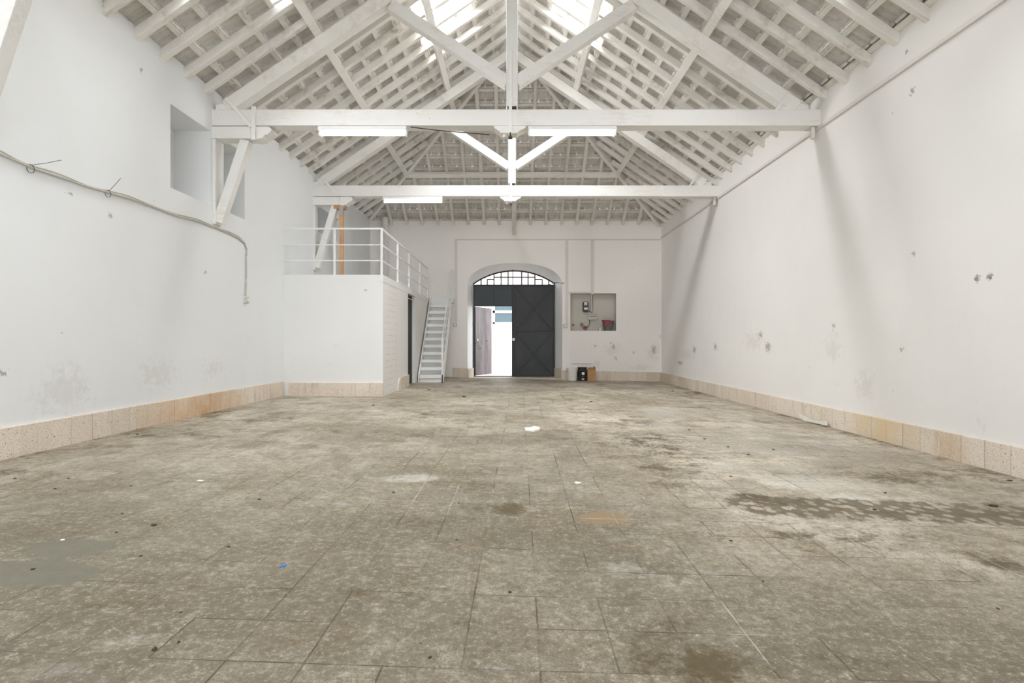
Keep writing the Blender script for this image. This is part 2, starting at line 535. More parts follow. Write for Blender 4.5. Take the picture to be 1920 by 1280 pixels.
# ------------------------------------------------------------------ FLOOR
TA = math.atan(15.0 / F)     # the tile grid is turned a little against the walls
def mat_floor():
    n = NT('stained_cement_tiles')
    t = n.t
    at = t.nodes.new('ShaderNodeAttribute')
    at.attribute_name = 'wear'
    sp = t.nodes.new('ShaderNodeSeparateColor')
    t.links.new(at.outputs['Color'], sp.inputs[0])
    brown, light, grey = sp.outputs[0], sp.outputs[1], sp.outputs[2]
    at2 = t.nodes.new('ShaderNodeAttribute')
    at2.attribute_name = 'tone'
    sp2 = t.nodes.new('ShaderNodeSeparateColor')
    t.links.new(at2.outputs['Color'], sp2.inputs[0])
    warm, tyre, tan_ = sp2.outputs[0], sp2.outputs[1], sp2.outputs[2]
    x, y, z = n.sep(n.pos)
    ca, sa = math.cos(TA), math.sin(TA)
    u = n.math('SUBTRACT', n.math('MULTIPLY', x, ca), n.math('MULTIPLY', y, sa))
    v = n.math('ADD', n.math('MULTIPLY', y, ca), n.math('MULTIPLY', x, sa))
    u = n.math('DIVIDE', n.math('SUBTRACT', u, 0.0644), 0.2505)
    v = n.math('DIVIDE', n.math('SUBTRACT', v, 1.959), 0.25)
    flat = n.comb(x, y, 0.0)
    wob = n.noise(9, 2, vec=flat)
    wob = n.math('MULTIPLY', n.math('SUBTRACT', wob, 0.5), 0.02)
    fu = n.math('FRACT', n.math('ADD', u, wob))
    fv = n.math('FRACT', n.math('ADD', v, wob))
    du = n.math('MINIMUM', fu, n.math('SUBTRACT', 1.0, fu))
    dv = n.math('MINIMUM', fv, n.math('SUBTRACT', 1.0, fv))
    cu, cv = n.math('FLOOR', u), n.math('FLOOR', v)
    ru, rv = n.math('ROUND', u), n.math('ROUND', v)
    # per joint strength
    ju = n.math('MULTIPLY', n.ramp(du, 0.017, 0.007), n.ramp(n.white(n.comb(ru, cv, 1.0)), 0.0, 0.7))
    jv = n.math('MULTIPLY', n.ramp(dv, 0.017, 0.007), n.ramp(n.white(n.comb(rv, cu, 2.0)), 0.0, 0.8))
    broken = n.math('MULTIPLY', n.ramp(n.noise(1.7, 4, 0.6, vec=flat), 0.40, 0.58), n.ramp(n.noise(16, 5, 0.7, vec=flat), 0.36, 0.52))
    joint = n.math('MULTIPLY', n.math('MAXIMUM', ju, jv), n.math('ADD', n.math('MULTIPLY', broken, 0.6), 0.4))
    # colour
    big = n.noise(0.75, 5, 0.62, vec=flat)
    mid = n.noise(3.2, 6, 0.68, vec=n.vmath('ADD', flat, (7.3, 2.1, 0)))
    fine = n.noise(34, 5, 0.75, vec=flat)
    vf = n.noise(120, 3, 0.7, vec=flat)
    g1, g2 = srgb(98, 92, 75), srgb(134, 127, 108)
    w1, w2 = srgb(188, 176, 155), srgb(236, 226, 209)
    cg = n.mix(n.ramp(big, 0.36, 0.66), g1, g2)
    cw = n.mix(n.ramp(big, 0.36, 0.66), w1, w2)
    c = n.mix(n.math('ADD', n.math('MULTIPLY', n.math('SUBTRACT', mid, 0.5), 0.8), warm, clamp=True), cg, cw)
    c = n.mix(n.ramp(n.noise(1.4, 6, 0.7, vec=n.vmath('ADD', flat, (2.2, 6.1, 0))), 0.50, 0.66, 0.0, 0.55), c, srgb(116, 98, 66))
    mott = n.noise(7, 8, 0.8, vec=n.vmath('ADD', flat, (0.7, 4.4, 0)))
    c = n.mix(n.ramp(mott, 0.42, 0.60, 0.0, 0.42), c, srgb(96, 84, 62))
    c = n.mix(n.ramp(mott, 0.46, 0.34, 0.0, 0.4), c, srgb(194, 186, 168))
    mo2 = n.noise(24, 9, 0.88, vec=n.vmath('ADD', flat, (5.7, 8.4, 0)))
    c = n.mix(n.ramp(mo2, 0.50, 0.62, 0.0, 0.7), c, srgb(84, 75, 56))
    c = n.mix(n.ramp(mo2, 0.49, 0.38, 0.0, 0.7), c, srgb(190, 182, 163))
    tone = n.white(n.comb(cu, cv, 0.0))
    c = n.mix(n.ramp(tone, 0.0, 1.0, 0.16, 0.0), c, srgb(88, 80, 64))
    # dirt in the surface
    c = n.mix(n.ramp(mid, 0.47, 0.72, 0, 0.55), c, srgb(106, 95, 75))
    c = n.mix(n.ramp(n.math('ADD', n.math('MULTIPLY', mid, 0.5), n.math('MULTIPLY', fine, 0.5)), 0.50, 0.66, 0, 0.42), c, srgb(80, 71, 53))
    c = n.mix(n.ramp(vf, 0.50, 0.66, 0, 0.62), c, srgb(84, 76, 60))
    c = n.mix(n.ramp(n.noise(52, 4, 0.7, vec=n.vmath('ADD', flat, (3.1, 5.5, 0))), 0.56, 0.70, 0, 0.55), c, srgb(190, 184, 170))
    # worn pale areas
    lm = n.ramp(n.math('ADD', light, n.math('ADD', n.math('MULTIPLY', n.math('SUBTRACT', mid, 0.5), 1.8), n.math('MULTIPLY', n.math('SUBTRACT', mott, 0.5), 1.6))), 0.25, 0.80)
    c = n.mix(n.math('MULTIPLY', lm, 0.7), c, srgb(190, 187, 178))
    # brown stains
    bn = n.math('ADD', n.math('MULTIPLY', n.math('SUBTRACT', mid, 0.5), 1.6), n.math('MULTIPLY', n.math('SUBTRACT', fine, 0.5), 1.4))
    bn = n.math('ADD', bn, n.math('MULTIPLY', n.math('SUBTRACT', mott, 0.5), 1.5))
    bm_ = n.ramp(n.math('ADD', brown, bn), 0.25, 0.85)
    c = n.mix(n.math('MULTIPLY', bm_, 0.9), c, srgb(80, 67, 38))
    # tyre track: dark film with rows of paler ovals
    tv = n.voro(15, vec=n.vmath('MULTIPLY', flat, (1.0, 0.8, 1.0)))
    tm = n.math('MULTIPLY', n.ramp(n.math('ADD', tyre, n.math('MULTIPLY', bn, 0.5)), 0.30, 0.5), n.ramp(tv, 0.34, 0.56, 0.15, 1.0))
    c = n.mix(n.math('MULTIPLY', tm, 0.8), c, srgb(82, 70, 44))
    # tan repair
    tn = n.math('MULTIPLY', n.ramp(n.math('ADD', tan_, n.math('MULTIPLY', bn, 1.3)), 0.45, 0.55), n.ramp(tan_, 0.02, 0.2))
    c = n.mix(n.math('MULTIPLY', tn, 0.75), c, srgb(142, 120, 88))
    # smooth grey cement patches
    gm = n.ramp(n.math('ADD', grey, n.math('MULTIPLY', n.math('SUBTRACT', mid, 0.5), 1.6)), 0.38, 0.48)
    c = n.mix(n.math('MULTIPLY', gm, 0.85), c, srgb(106, 103, 88))
    # dark specks
    sv = n.voro(5.0, vec=flat)
    c = n.mix(n.ramp(sv, 0.035, 0.02, 0, 0.8), c, srgb(70, 60, 44))
    # joints: mostly dark, a few filled pale
    filled = n.ramp(n.noise(0.9, 2, 0.5, vec=n.vmath('ADD', flat, (1.7, 9.2, 0))), 0.56, 0.62)
    jc = n.mix(filled, srgb(62, 54, 40), srgb(180, 175, 164))
    c = n.mix(n.math('MULTIPLY', n.math('MULTIPLY', joint, 0.95), n.math('SUBTRACT', 1.0, gm)), c, jc)
    h = n.math('SUBTRACT', n.math('ADD', n.math('MULTIPLY', fine, 0.5), n.math('MULTIPLY', vf, 0.3)), n.math('MULTIPLY', joint, 0.6))
    n.bump(h, 0.35, 0.006)
    return n.done(c, n.ramp(mid, 0.3, 0.7, 0.50, 0.68))

STAIN = {'brown': [(1720, 895, 230, 16, .55), (1650, 880, 120, 8, .4), (1230, 880, 60, 22, .5), (1270, 855, 40, 12, .5), (300, 815, 220, 10, .4), (100, 900, 160, 10, .35), (330, 905, 200, 14, .25), (1440, 938, 40, 16, .8), (1330, 1245, 120, 50, .75), (1215, 1225, 60, 55, .7), (1450, 1255, 110, 26, .6),
                   (1395, 1130, 50, 20, .25), (1275, 1190, 40, 50, .3), (960, 955, 34, 15, 1.0), (680, 1110, 70, 16, .6), (930, 1090, 70, 22, .35), (880, 1150, 20, 50, .5), (965, 970, 20, 12, .5),
                   (1230, 835, 110, 40, .45), (1300, 880, 60, 25, .4), (1190, 790, 50, 20, .45), (1250, 905, 80, 30, .3),
                   (900, 905, 60, 30, .35), (880, 960, 90, 30, .3), (800, 985, 120, 40, .25), (960, 1098, 50, 22, .5),
                   (490, 786, 80, 10, .5), (395, 776, 40, 8, .7), (820, 778, 90, 8, .45), (760, 812, 200, 12, .25),
                   (590, 930, 120, 14, .25), (1482, 778, 40, 8, .8), (1330, 738, 70, 6, .55), (1300, 728, 60, 4, .5),
                   (0, 885, 90, 8, .6), (180, 838, 70, 8, .4), (330, 806, 60, 7, .3), (1560, 1005, 260, 16, .5),
                   (1700, 905, 140, 8, .4), (1800, 880, 100, 10, .35), (1890, 1060, 70, 22, .7), (1845, 1040, 50, 12, .5),
                   (1560, 1028, 120, 12, .35), (230, 1135, 100, 16, .4), (160, 1075, 20, 6, .6), (240, 1103, 180, 6, .35),
                   (260, 1240, 90, 25, .35), (90, 1260, 120, 30, .3), (660, 1100, 40, 16, .35), (790, 1110, 60, 20, .3),
                   (500, 1110, 120, 30, .25), (870, 1180, 90, 40, .25), (540, 1160, 60, 20, .3), (1080, 810, 80, 10, .35),
                   (1500, 1190, 120, 14, .3), (1700, 1000, 160, 8, .3), (1530, 1120, 30, 6, .4), (1560, 1240, 120, 30, .4),
                   (1750, 1240, 60, 40, .2), (1090, 1010, 30, 5, .4), (650, 1005, 120, 12, .2)],
         'light': [(1240, 800, 60, 16, .55), (1290, 835, 60, 16, .5), (1350, 870, 70, 14, .5), (1480, 835, 220, 40, .45), (1350, 900, 120, 20, .3), (1230, 1060, 160, 60, .3), (1300, 860, 150, 40, .3), (1180, 950, 90, 30, .2), (780, 896, 95, 9, .7), (1240, 772, 80, 14, .6), (1200, 790, 60, 16, .3),
                   (1530, 905, 150, 20, .55), (1590, 933, 60, 6, .9), (1500, 880, 90, 20, .4), (640, 945, 100, 12, .4),
                   (260, 1205, 120, 18, .5), (100, 1260, 100, 22, .4), (330, 1180, 80, 20, .3), (900, 1130, 40, 14, .3),
                   (1050, 880, 80, 22, .25), (500, 870, 160, 16, .2), (1330, 820, 120, 30, .35), (1420, 860, 80, 20, .3),
                   (1100, 1140, 120, 60, .15), (700, 1210, 80, 20, .2), (950, 1255, 60, 12, .35), (440, 760, 120, 8, .3)],
         'grey': [(45, 1073, 135, 24, 1.5), (128, 1028, 75, 17, 1.5), (1390, 1160, 90, 30, .25)]}
def build_floor():
    st = 0.04
    xs = np.arange(-4.22, XR + 0.081, st)
    ys = np.arange(YB - 0.2, YF + 0.02 + st, st)
    ys[-1] = YF + 0.02
    X, Y = np.meshgrid(xs, ys, indexing='ij')
    Z = np.interp(X, FZX, FZZ)
    nx, ny = X.shape
    co = np.stack([X, Y, Z], -1).reshape(-1, 3)
    idx = np.arange(nx * ny).reshape(nx, ny)
    f = np.stack([idx[:-1, :-1], idx[1:, :-1], idx[1:, 1:], idx[:-1, 1:]], -1).reshape(-1, 4)
    me = bpy.data.meshes.new('floor')
    me.from_pydata(co.tolist(), [], f.tolist())
    def layer(lst):
        A = np.zeros_like(X)
        for (px, py, rx, ry, s) in lst:
            c = on_floor(px, py)
            wx = rx * c.y / F
            wy = ry * c.y * c.y / (F * CH)
            d = np.sqrt(((X - c.x) / wx) ** 2 + ((Y - c.y) / wy) ** 2)
            A = np.maximum(A, s * np.clip(1.35 - d, 0, 1))
        return A
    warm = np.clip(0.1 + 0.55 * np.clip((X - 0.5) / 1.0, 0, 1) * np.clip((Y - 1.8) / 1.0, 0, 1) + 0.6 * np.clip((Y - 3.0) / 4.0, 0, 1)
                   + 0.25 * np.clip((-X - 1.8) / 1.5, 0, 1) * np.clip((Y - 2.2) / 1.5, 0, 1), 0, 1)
    # tyre track from the right edge inwards
    a, b = on_floor(1430, 946), on_floor(1940, 966)
    tr = np.zeros_like(X)
    ax, ay, bx, by = a.x, a.y, b.x, b.y
    L2 = (bx - ax) ** 2 + (by - ay) ** 2
    tt = np.clip(((X - ax) * (bx - ax) + (Y - ay) * (by - ay)) / L2, 0, 1)
    d = np.hypot(X - (ax + tt * (bx - ax)), Y - (ay + tt * (by - ay)))
    tr = np.clip(1 - d / 0.33, 0, 1) * 1.3
    tan_ = layer([(1135, 975, 62, 13, 1.0), (1150, 962, 40, 6, .8)])
    def attr(name, r, g, b_):
        ca = me.color_attributes.new(name, 'FLOAT_COLOR', 'POINT')
        arr = np.stack([r, g, b_, np.ones_like(r)], -1).reshape(-1).astype(np.float32)
        ca.data.foreach_set('color', arr)
    edge = 0.55 * np.clip(1 - (XR - .03 - X) / 0.28, 0, 1) * np.clip((8.5 - Y) / 2, 0, 1) + 0.4 * np.clip(1 - (X + 4.03) / 0.25, 0, 1) * np.clip((9 - Y) / 2, 0, 1)
    attr('wear', np.maximum(layer(STAIN['brown']), edge), layer(STAIN['light']), layer(STAIN['grey']))
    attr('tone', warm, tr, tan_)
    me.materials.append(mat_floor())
    o = bpy.data.objects.new('floor', me)
    COL.objects.link(o)
    tag(o, 'worn stained cement tile floor of the hall', 'floor', kind='structure')
build_floor()

# threshold and yard outside
MB().box(-1.5, 1.6, YF, YG + 0.25, -0.15, 0.018).build('floor_threshold', simple('worn_threshold', srgb(200, 190, 176), 0.7, var=0.15, scale=8), kind='structure',
    label='pale worn threshold under the arched gate', cat='floor')
MB().box(-9, 9, YG + 0.25, 30, -0.2, 0.0).build('ground', M['gravel'], kind='structure',
    label='pale gravel yard outside the open wicket door', cat='ground')

# ------------------------------------------------------------------ WALLS
TOPZ = 4.47
# right wall
MB().box(XR, XR + 0.45, YB, YF + 0.5, -0.3, TOPZ).build('wall_right', M['wall_right'], kind='structure',
    label='long white plaster wall on the right with peeling marks', cat='wall')
# left wall with window recesses (y0, y1, z0, z1)
NICH = [(6.46, 7.30, CH + 1.84, CH + 2.84), (7.62, 8.20, CH + 1.85, CH + 2.85), (11.15, 12.5, CH + 2.28, CH + 2.81)]
def wl_quadbox(mb, y0, y1, z0, z1, d0=0.0, d1=0.75):
    a, b = XL(y0), XL(y1)
    mb.hexa([(a - d1, y0, z0), (a - d0, y0, z0), (b - d0, y1, z0), (b - d1, y1, z0),
             (a - d1, y0, z1), (a - d0, y0, z1), (b - d0, y1, z1), (b - d1, y1, z1)])
mb = MB()
yy = YB
for (y0, y1, z0, z1) in NICH:
    wl_quadbox(mb, yy, y0, -0.3, TOPZ)
    wl_quadbox(mb, y0, y1, -0.3, z0)
    wl_quadbox(mb, y0, y1, z1, TOPZ)
    yy = y1
wl_quadbox(mb, yy, YF + 0.5, -0.3, TOPZ)
mb.build('wall_left', M['wall_left'], kind='structure', label='long white plaster wall on the left with deep window recesses', cat='wall')
for i, (y0, y1, z0, z1) in enumerate(NICH):
    mb = MB()
    wl_quadbox(mb, y0, y1, z0, z1, 0.54, 0.60)
    w = mb.build('window_%d' % (i + 1), M['window_recess'], kind='structure', cat='window',
        label=['blocked window recess in front of the front truss brace', 'blocked narrow window recess behind the front truss brace',
               'blocked window recess behind the brace above the mezzanine'][i])
    mb = MB()
    wl_quadbox(mb, y0, y0 + 0.05, z0, z1, 0.50, 0.545)
    wl_quadbox(mb, y1 - 0.05, y1, z0, z1, 0.50, 0.545)
    wl_quadbox(mb, y0 + 0.05, y1 - 0.05, z0, z0 + 0.05, 0.50, 0.545)
    wl_quadbox(mb, y0 + 0.05, y1 - 0.05, z1 - 0.05, z1, 0.50, 0.545)
    mb.build('window_frame', M['window_recess'], w)

# far wall: arched opening and meter recess
CXo, HWo, ZSo, RIo = 0.08, 1.325, 2.58, 0.65
CXi, HWi, ZSi, RIi = 0.06, 1.19, 2.72, 0.385
def arch_o(t):
    return (CXo + HWo * t, ZSo + RIo * (1 - abs(t) ** 2.3) ** (1 / 2.3))
def arch_i(t):
    r = (HWi * HWi + RIi * RIi) / (2 * RIi)
    return (CXi + HWi * t, ZSi + math.sqrt(r * r - (HWi * t) ** 2) - (r - RIi))
NX0, NX1, NZ0, NZ1 = 1.63, 2.91, 1.34, 2.383
TS = [math.sin(math.pi / 2 * k / 24.0) for k in range(-24, 25)]
mb = MB()
rv = MB()
def fq(x0, x1, z0a, z1a, y, z0b=None, z1b=None):
    z0b = z0a if z0b is None else z0b
    z1b = z1a if z1b is None else z1b
    mb.quad((x0, y, z0a), (x1, y, z0b), (x1, y, z1b), (x0, y, z1a))
fq(-4.3, CXo - HWo, -0.3, TOPZ, YF)
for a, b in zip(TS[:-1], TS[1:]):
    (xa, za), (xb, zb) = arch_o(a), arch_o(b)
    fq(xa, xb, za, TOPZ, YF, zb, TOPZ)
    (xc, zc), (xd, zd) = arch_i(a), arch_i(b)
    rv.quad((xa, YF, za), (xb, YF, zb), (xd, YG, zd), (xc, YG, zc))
    fq(xc, xd, zc, TOPZ + .5, YG + 0.2, zd, TOPZ + .5)
    mb.quad((xc, YG, zc), (xd, YG, zd), (xd, YG + .2, zd), (xc, YG + .2, zc))
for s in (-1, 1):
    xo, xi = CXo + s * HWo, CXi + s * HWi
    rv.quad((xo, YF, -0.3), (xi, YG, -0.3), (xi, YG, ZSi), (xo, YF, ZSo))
    mb.quad((xi, YG, -0.3), (xi, YG + .2, -0.3), (xi, YG + .2, ZSi), (xi, YG, ZSi))
fq(-5.0, CXi - HWi, -0.3, TOPZ + .5, YG + 0.2)
fq(CXi + HWi, 5.0, -0.3, TOPZ + .5, YG + 0.2)
fq(CXo + HWo, NX0, -0.3, TOPZ, YF)
fq(NX0, NX1, -0.3, NZ0, YF)
fq(NX0, NX1, NZ1, TOPZ, YF)
fq(NX1, XR + .1, -0.3, TOPZ, YF)
rv.build('wall_gateway', simple('daylight_lifted_white', (0.90, 0.905, 0.92), 0.5), kind='structure', label='splayed reveal around the arched gate, its white lifted for outside daylight', cat='wall')  # whiter than the end wall, standing in for daylight from outside
mb.build('wall_far', M['wall_far'], kind='structure', label='white plaster end wall with the arched gateway and meter recess', cat='wall')
mb = MB()
ND = 0.22
mb.quad((NX0, YF + ND, NZ0), (NX1, YF + ND, NZ0), (NX1, YF + ND, NZ1), (NX0, YF + ND, NZ1))
mb.quad((NX0, YF, NZ0), (NX1, YF, NZ0), (NX1, YF + ND, NZ0), (NX0, YF + ND, NZ0))
mb.quad((NX0, YF, NZ1), (NX1, YF, NZ1), (NX1, YF + ND, NZ1), (NX0, YF + ND, NZ1))
mb.quad((NX0, YF, NZ0), (NX0, YF + ND, NZ0), (NX0, YF + ND, NZ1), (NX0, YF, NZ1))
mb.quad((NX1, YF, NZ0), (NX1, YF + ND, NZ0), (NX1, YF + ND, NZ1), (NX1, YF, NZ1))
mb.build('wall_recess', M['niche'], kind='structure', label='rough grey recess for the electricity meter in the end wall', cat='recess')
# rear wall behind the camera with a wide doorway
mb = MB()
mb.box(-4.9, -3.2, YB - 0.3, YB, -0.3, 7.6)
mb.box(3.2, 4.7, YB - 0.3, YB, -0.3, 7.6)
mb.box(-3.2, 3.2, YB - 0.3, YB, 4.0, 7.6)
mb.build('wall_rear', M['wall_left'], kind='structure', label='white rear wall with a wide open doorway', cat='wall')

# skirtings
def baseboard(name, p0, p1, h, t, nrm, mat, label, nseg=1):
    """stone skirting from p0 to p1 (xy), standing out along nrm, following the floor"""
    mb = MB()
    for i in range(nseg):
        a = Vector(p0).lerp(Vector(p1), i / nseg)
        b = Vector(p0).lerp(Vector(p1), (i + 1) / nseg)
        n = Vector(nrm)
        za, zb = fz(a.x) - 0.03, fz(b.x) - 0.03
        a2, b2 = a + n * t, b + n * t
        mb.hexa([(a.x, a.y, za), (a2.x, a2.y, za), (b2.x, b2.y, zb), (b.x, b.y, zb),
                 (a.x, a.y, za + h + .03), (a2.x, a2.y, za + h + .03), (b2.x, b2.y, zb + h + .03), (b.x, b.y, zb + h + .03)])
    return mb.build(name, mat, kind='structure', label=label, cat='baseboard', bevel=0.004)
BY = 9.53          # front of the booth
BX = -2.277        # side of the booth
baseboard('baseboard_left', (XL(YB) - .01, YB), (XL(BY - .02) - .01, BY - .02), 0.255, 0.035, (1, 0), M['stone_y'], 'speckled stone skirting along the left wall', 1)
baseboard('baseboard_right', (XR + .01, YB), (XR + .01, YF), 0.25, 0.035, (-1, 0), M['stone_y'], 'speckled stone skirting along the right wall')
baseboard('baseboard_far_left', (-1.66, YF + .01), (CXo - HWo - .0, YF + .01), 0.26, 0.035, (0, -1), M['stone_x'], 'stone skirting between the stairs and the gate')
baseboard('baseboard_far_right', (CXo + HWo, YF + .01), (XR - .03, YF + .01), 0.26, 0.035, (0, -1), M['stone_x'], 'stone skirting of the end wall right of the gate', 2)
for s, nm in ((-1, 'left'), (1, 'right')):
    xo, xi = CXo + s * HWo, CXi + s * HWi
    mb = MB()
    mb.hexa([(xo, YF - .03, -0.02), (xo - s * .03, YF - .03, -0.02), (xi - s * .03, YG - .06, -0.02), (xi, YG - .06, -0.02),
             (xo, YF - .03, 0.28), (xo - s * .03, YF - .03, 0.28), (xi - s * .03, YG - .06, 0.28), (xi, YG - .06, 0.28)])
    mb.build('baseboard_jamb_' + nm, M['stone_y'], kind='structure', label='stone skirting in the %s jamb of the gateway' % nm, cat='baseboard')

# ------------------------------------------------------------------ ROOF
BAT = [4.09 - 0.29 * k for k in range(14)]       # batten lines, |x| from the ridge axis
def side_pt(s, ax, y, n):
    """point on a side slope: s = side, ax = |x|, n = height over the rafter underside"""
    return Vector((s * (ax + n * ST), y, zU(ax) + n * CT))
def hip_pt(x, ay, n):
    """point on the far hip slope: ay = distance from the hip apex line"""
    return Vector((x, YH + ay + n * ST, zU(ay) + n * CT))
GLASS = {-1: [(9, 11, 8.1, 9.4), (2, 4, 4.0, 5.6), (2, 4, 1.2, 3.6), (4, 4, 6.5, 6.9)], 1: [(9, 11, 8.1, 9.4), (2, 4, 4.0, 5.6), (2, 4, 1.2, 3.6)]}  # low groups are unseen, added to let the fill lamps through
TP = 0.2
PROF = [(0.0, 0.0), (0.012, 0.012), (0.03, 0.004), (0.06, 0.0), (0.085, 0.006), (0.10, 0.008), (0.115, 0.006), (0.14, 0.0), (0.17, 0.004), (0.188, 0.014)]
def is_glass(s, j, y):
    for (j0, j1, a, b) in GLASS[s]:
        if j0 <= j <= j1 and a <= y < b: return True
    return False
def tile_slope(kind, s):
    """underside of the tiles: one course per batten, each course lapping over the one below"""
    V, Fc, G = [], [], []
    gV, gF = [], []
    lines = [4.42] + BAT[1:] + [0.02]
    for j in range(len(lines) - 1):
        a0, a1 = lines[j] + 0.02, lines[j + 1] - 0.02
        n0, n1 = 0.205, 0.16
        if kind == 'side':
            us = []
            y = YB - 0.4 - ((YB - 0.4) % TP)
            lim = YH + a0 + 0.05
            while y < lim:
                us += [(y + p, h) for p, h in PROF]
                y += TP
        else:
            us = []
            y = -4.8
            while y < 4.8:
                us += [(y + p, h) for p, h in PROF]
                y += TP
        prev = None
        for (u, h) in us:
            if kind == 'side':
                ue0, ue1 = min(u, YH + a0), min(u, YH + a1)
                p = [side_pt(s, a0, ue0, n0 + h), side_pt(s, a1, ue1, n1 + h)]
            else:
                p = [hip_pt(max(-a0, min(a0, u)), a0, n0 + h), hip_pt(max(-a1, min(a1, u)), a1, n1 + h)]
            cell = math.floor(u / TP + 1e-6)
            if prev is not None:
                g = kind == 'side' and is_glass(s, j, (prev[1] + 0.5) * TP)
                tv, tf = (gV, gF) if g else (V, Fc)
                k = len(tv)
                tv += [prev[0][0], p[0], p[1], prev[0][1]]
                tf.append((k, k + 1, k + 2, k + 3))
            prev = (p, cell)
    # hanging nibs of the tiles behind every batten
    for k, ax in enumerate(BAT):
        a, b = ax - .042, ax - .066
        if b < .05: continue
        lo, hi = (YB - 0.2, YH + b) if kind == 'side' else (-b, b)
        c = math.floor(lo / TP) + 1
        while (c + 1) * TP < hi:
            u0, u1 = c * TP + .02, c * TP + TP - .02
            c += 1
            if kind == 'side' and is_glass(s, k, (c - .5) * TP): continue
            P = (lambda q, u, n: side_pt(s, q, u, n)) if kind == 'side' else (lambda q, u, n: hip_pt(u, q, n))
            i0 = len(V)
            V += [P(a, u0, .112), P(a, u1, .112), P(b, u1, .118), P(b, u0, .118), P(a, u0, .18), P(a, u1, .18), P(b, u1, .18), P(b, u0, .18)]
            for f in ((0, 1, 2, 3), (0, 1, 5, 4), (1, 2, 6, 5), (2, 3, 7, 6), (3, 0, 4, 7)):
                Fc.append(tuple(i0 + i for i in f))
    return V, Fc, gV, gF
def raw(name, V, Fc, mat, **t):
    me = bpy.data.meshes.new(name)
    me.from_pydata([tuple(v) for v in V], [], Fc)
    me.materials.append(mat)
    o = bpy.data.objects.new(name, me)
    COL.objects.link(o)
    return tag(o, **t)
for s, nm in ((-1, 'left'), (1, 'right')):
    V, Fc, gV, gF = tile_slope('side', s)
    raw('ceiling_' + nm, V, Fc, M['tile'], kind='structure', label='whitewashed clay tile underside of the %s roof slope' % nm, cat='ceiling')
    raw('window_%d' % (4 if s < 0 else 5), gV, gF, M['glass'], kind='structure', label='bright glass roof tiles near the ridge of the %s slope, unseen ones added lower' % nm, cat='skylight')
V, Fc, gV, gF = tile_slope('hip', 1)
for s in (-1, 1):
    for i in range(12):
        a0, a1 = 4.6 * i / 12, 4.6 * (i + 1) / 12
        for side in (0, 1):
            w_ = 0.28
            def hp(a, out):
                if side == 0:
                    return side_pt(s, a, YH + a - out, 0.215)
                return Vector((s * (a - out), YH + a + 0.215 * ST, zU(a) + 0.215 * CT))
            k = len(V)
            top = lambda a: Vector((s * (a + .11), YH + a + .11, zU(a) + 0.17))
            V += [top(a0), hp(a0, w_), hp(a1, w_), top(a1)]
            Fc.append((k, k + 1, k + 2, k + 3))
raw('ceiling_far', V, Fc, M['tile'], kind='structure', label='whitewashed clay tile underside of the far hip slope', cat='ceiling')

ORD = ['first', 'second', 'third', 'fourth', 'fifth', 'sixth', 'seventh', 'eighth', 'ninth', 'tenth', 'eleventh', 'twelfth', 'thirteenth', 'fourteenth', 'fifteenth']
TY = [4.09, 7.43, 11.0]
rnd = random.Random(4)
RY = [7.5 + 0.44 * k + 0.14 for k in range(-7, 18)]
RY = [y for y in RY if y < YF - 0.1]
def rafter(p0, p1, nrm, name, mat, label, group):
    w = 0.075 + rnd.uniform(-.006, .010)
    h = 0.10
    nrm = Vector(nrm)
    j = Vector((0, rnd.uniform(-.012, .012), 0)) if name == 'rafter' else Vector((0, 0, 0))
    mb = MB()
    p0, p1 = Vector(p0) + nrm * h / 2 + j, Vector(p1) + nrm * h / 2 - j
    mb.beam(p0, p1, w, h, nrm)
    return mb.build(name, mat, label=label, cat='rafter', group=group, bevel=0.006)
for s, nm in ((-1, 'left'), (1, 'right')):
    before = [y for y in RY if y < TY[1]]
    mid = [y for y in RY if TY[1] <= y < TY[2]]
    aft = [y for y in RY if y >= TY[2]]
    for y in RY:
        if y in before:
            lb = 'white painted rafter on the %s slope, %s in front of the front truss' % (nm, ORD[len(before) - 1 - before.index(y)])
        elif y in mid:
            lb = 'white painted rafter on the %s slope, %s beyond the front truss' % (nm, ORD[mid.index(y)])
        else:
            lb = 'shorter white rafter on the %s slope, %s beyond the back truss' % (nm, ORD[aft.index(y)])
        top = max(0.03, y - YH + 0.05)
        wall = 4.16 if s > 0 else -XL(y) - 0.02
        rafter(side_pt(s, wall + 0.03, y, 0), side_pt(s, top, y, 0), (s * ST, 0, CT), 'rafter', M['rafter'], lb, 'rafters of the %s roof slope' % nm)
HX = [0.08 + 0.43 * k for k in range(-8, 9)]
for i, x in enumerate(HX):
    rafter(hip_pt(x, HW + 0.02, 0), hip_pt(x, max(0.05, abs(x) + 0.05), 0), (0, ST, CT), 'hip_slope_rafter', M['rafter_hip'],
           'rafter of the far hip slope, %s' % ('on its centre line' if i == 8 else '%s to the %s of its centre' % (ORD[abs(i - 8) - 1], 'left' if i < 8 else 'right')),
           'rafters of the far hip slope')
# battens
for s, nm in ((-1, 'left'), (1, 'right')):
    for k, ax in enumerate(BAT):
        mb = MB()
        mb.beam(side_pt(s, ax, 0.5, 0.125), side_pt(s, ax, YH + ax, 0.125), 0.065, 0.05, (s * ST, 0, CT))
        mb.build('batten', M['batten'], label='thin roof batten on the %s slope, %s up from the eave' % (nm, ORD[k]), cat='batten',
                 group='battens of the %s roof slope' % nm)
for k, ay in enumerate(BAT):
    mb = MB()
    mb.beam(hip_pt(-ay, ay, 0.125), hip_pt(ay, ay, 0.125), 0.065, 0.05, (0, ST, CT))
    mb.build('batten', M['batten'], label='thin roof batten on the far hip slope, %s up from the eave' % ORD[k], cat='batten', group='battens of the far hip slope')
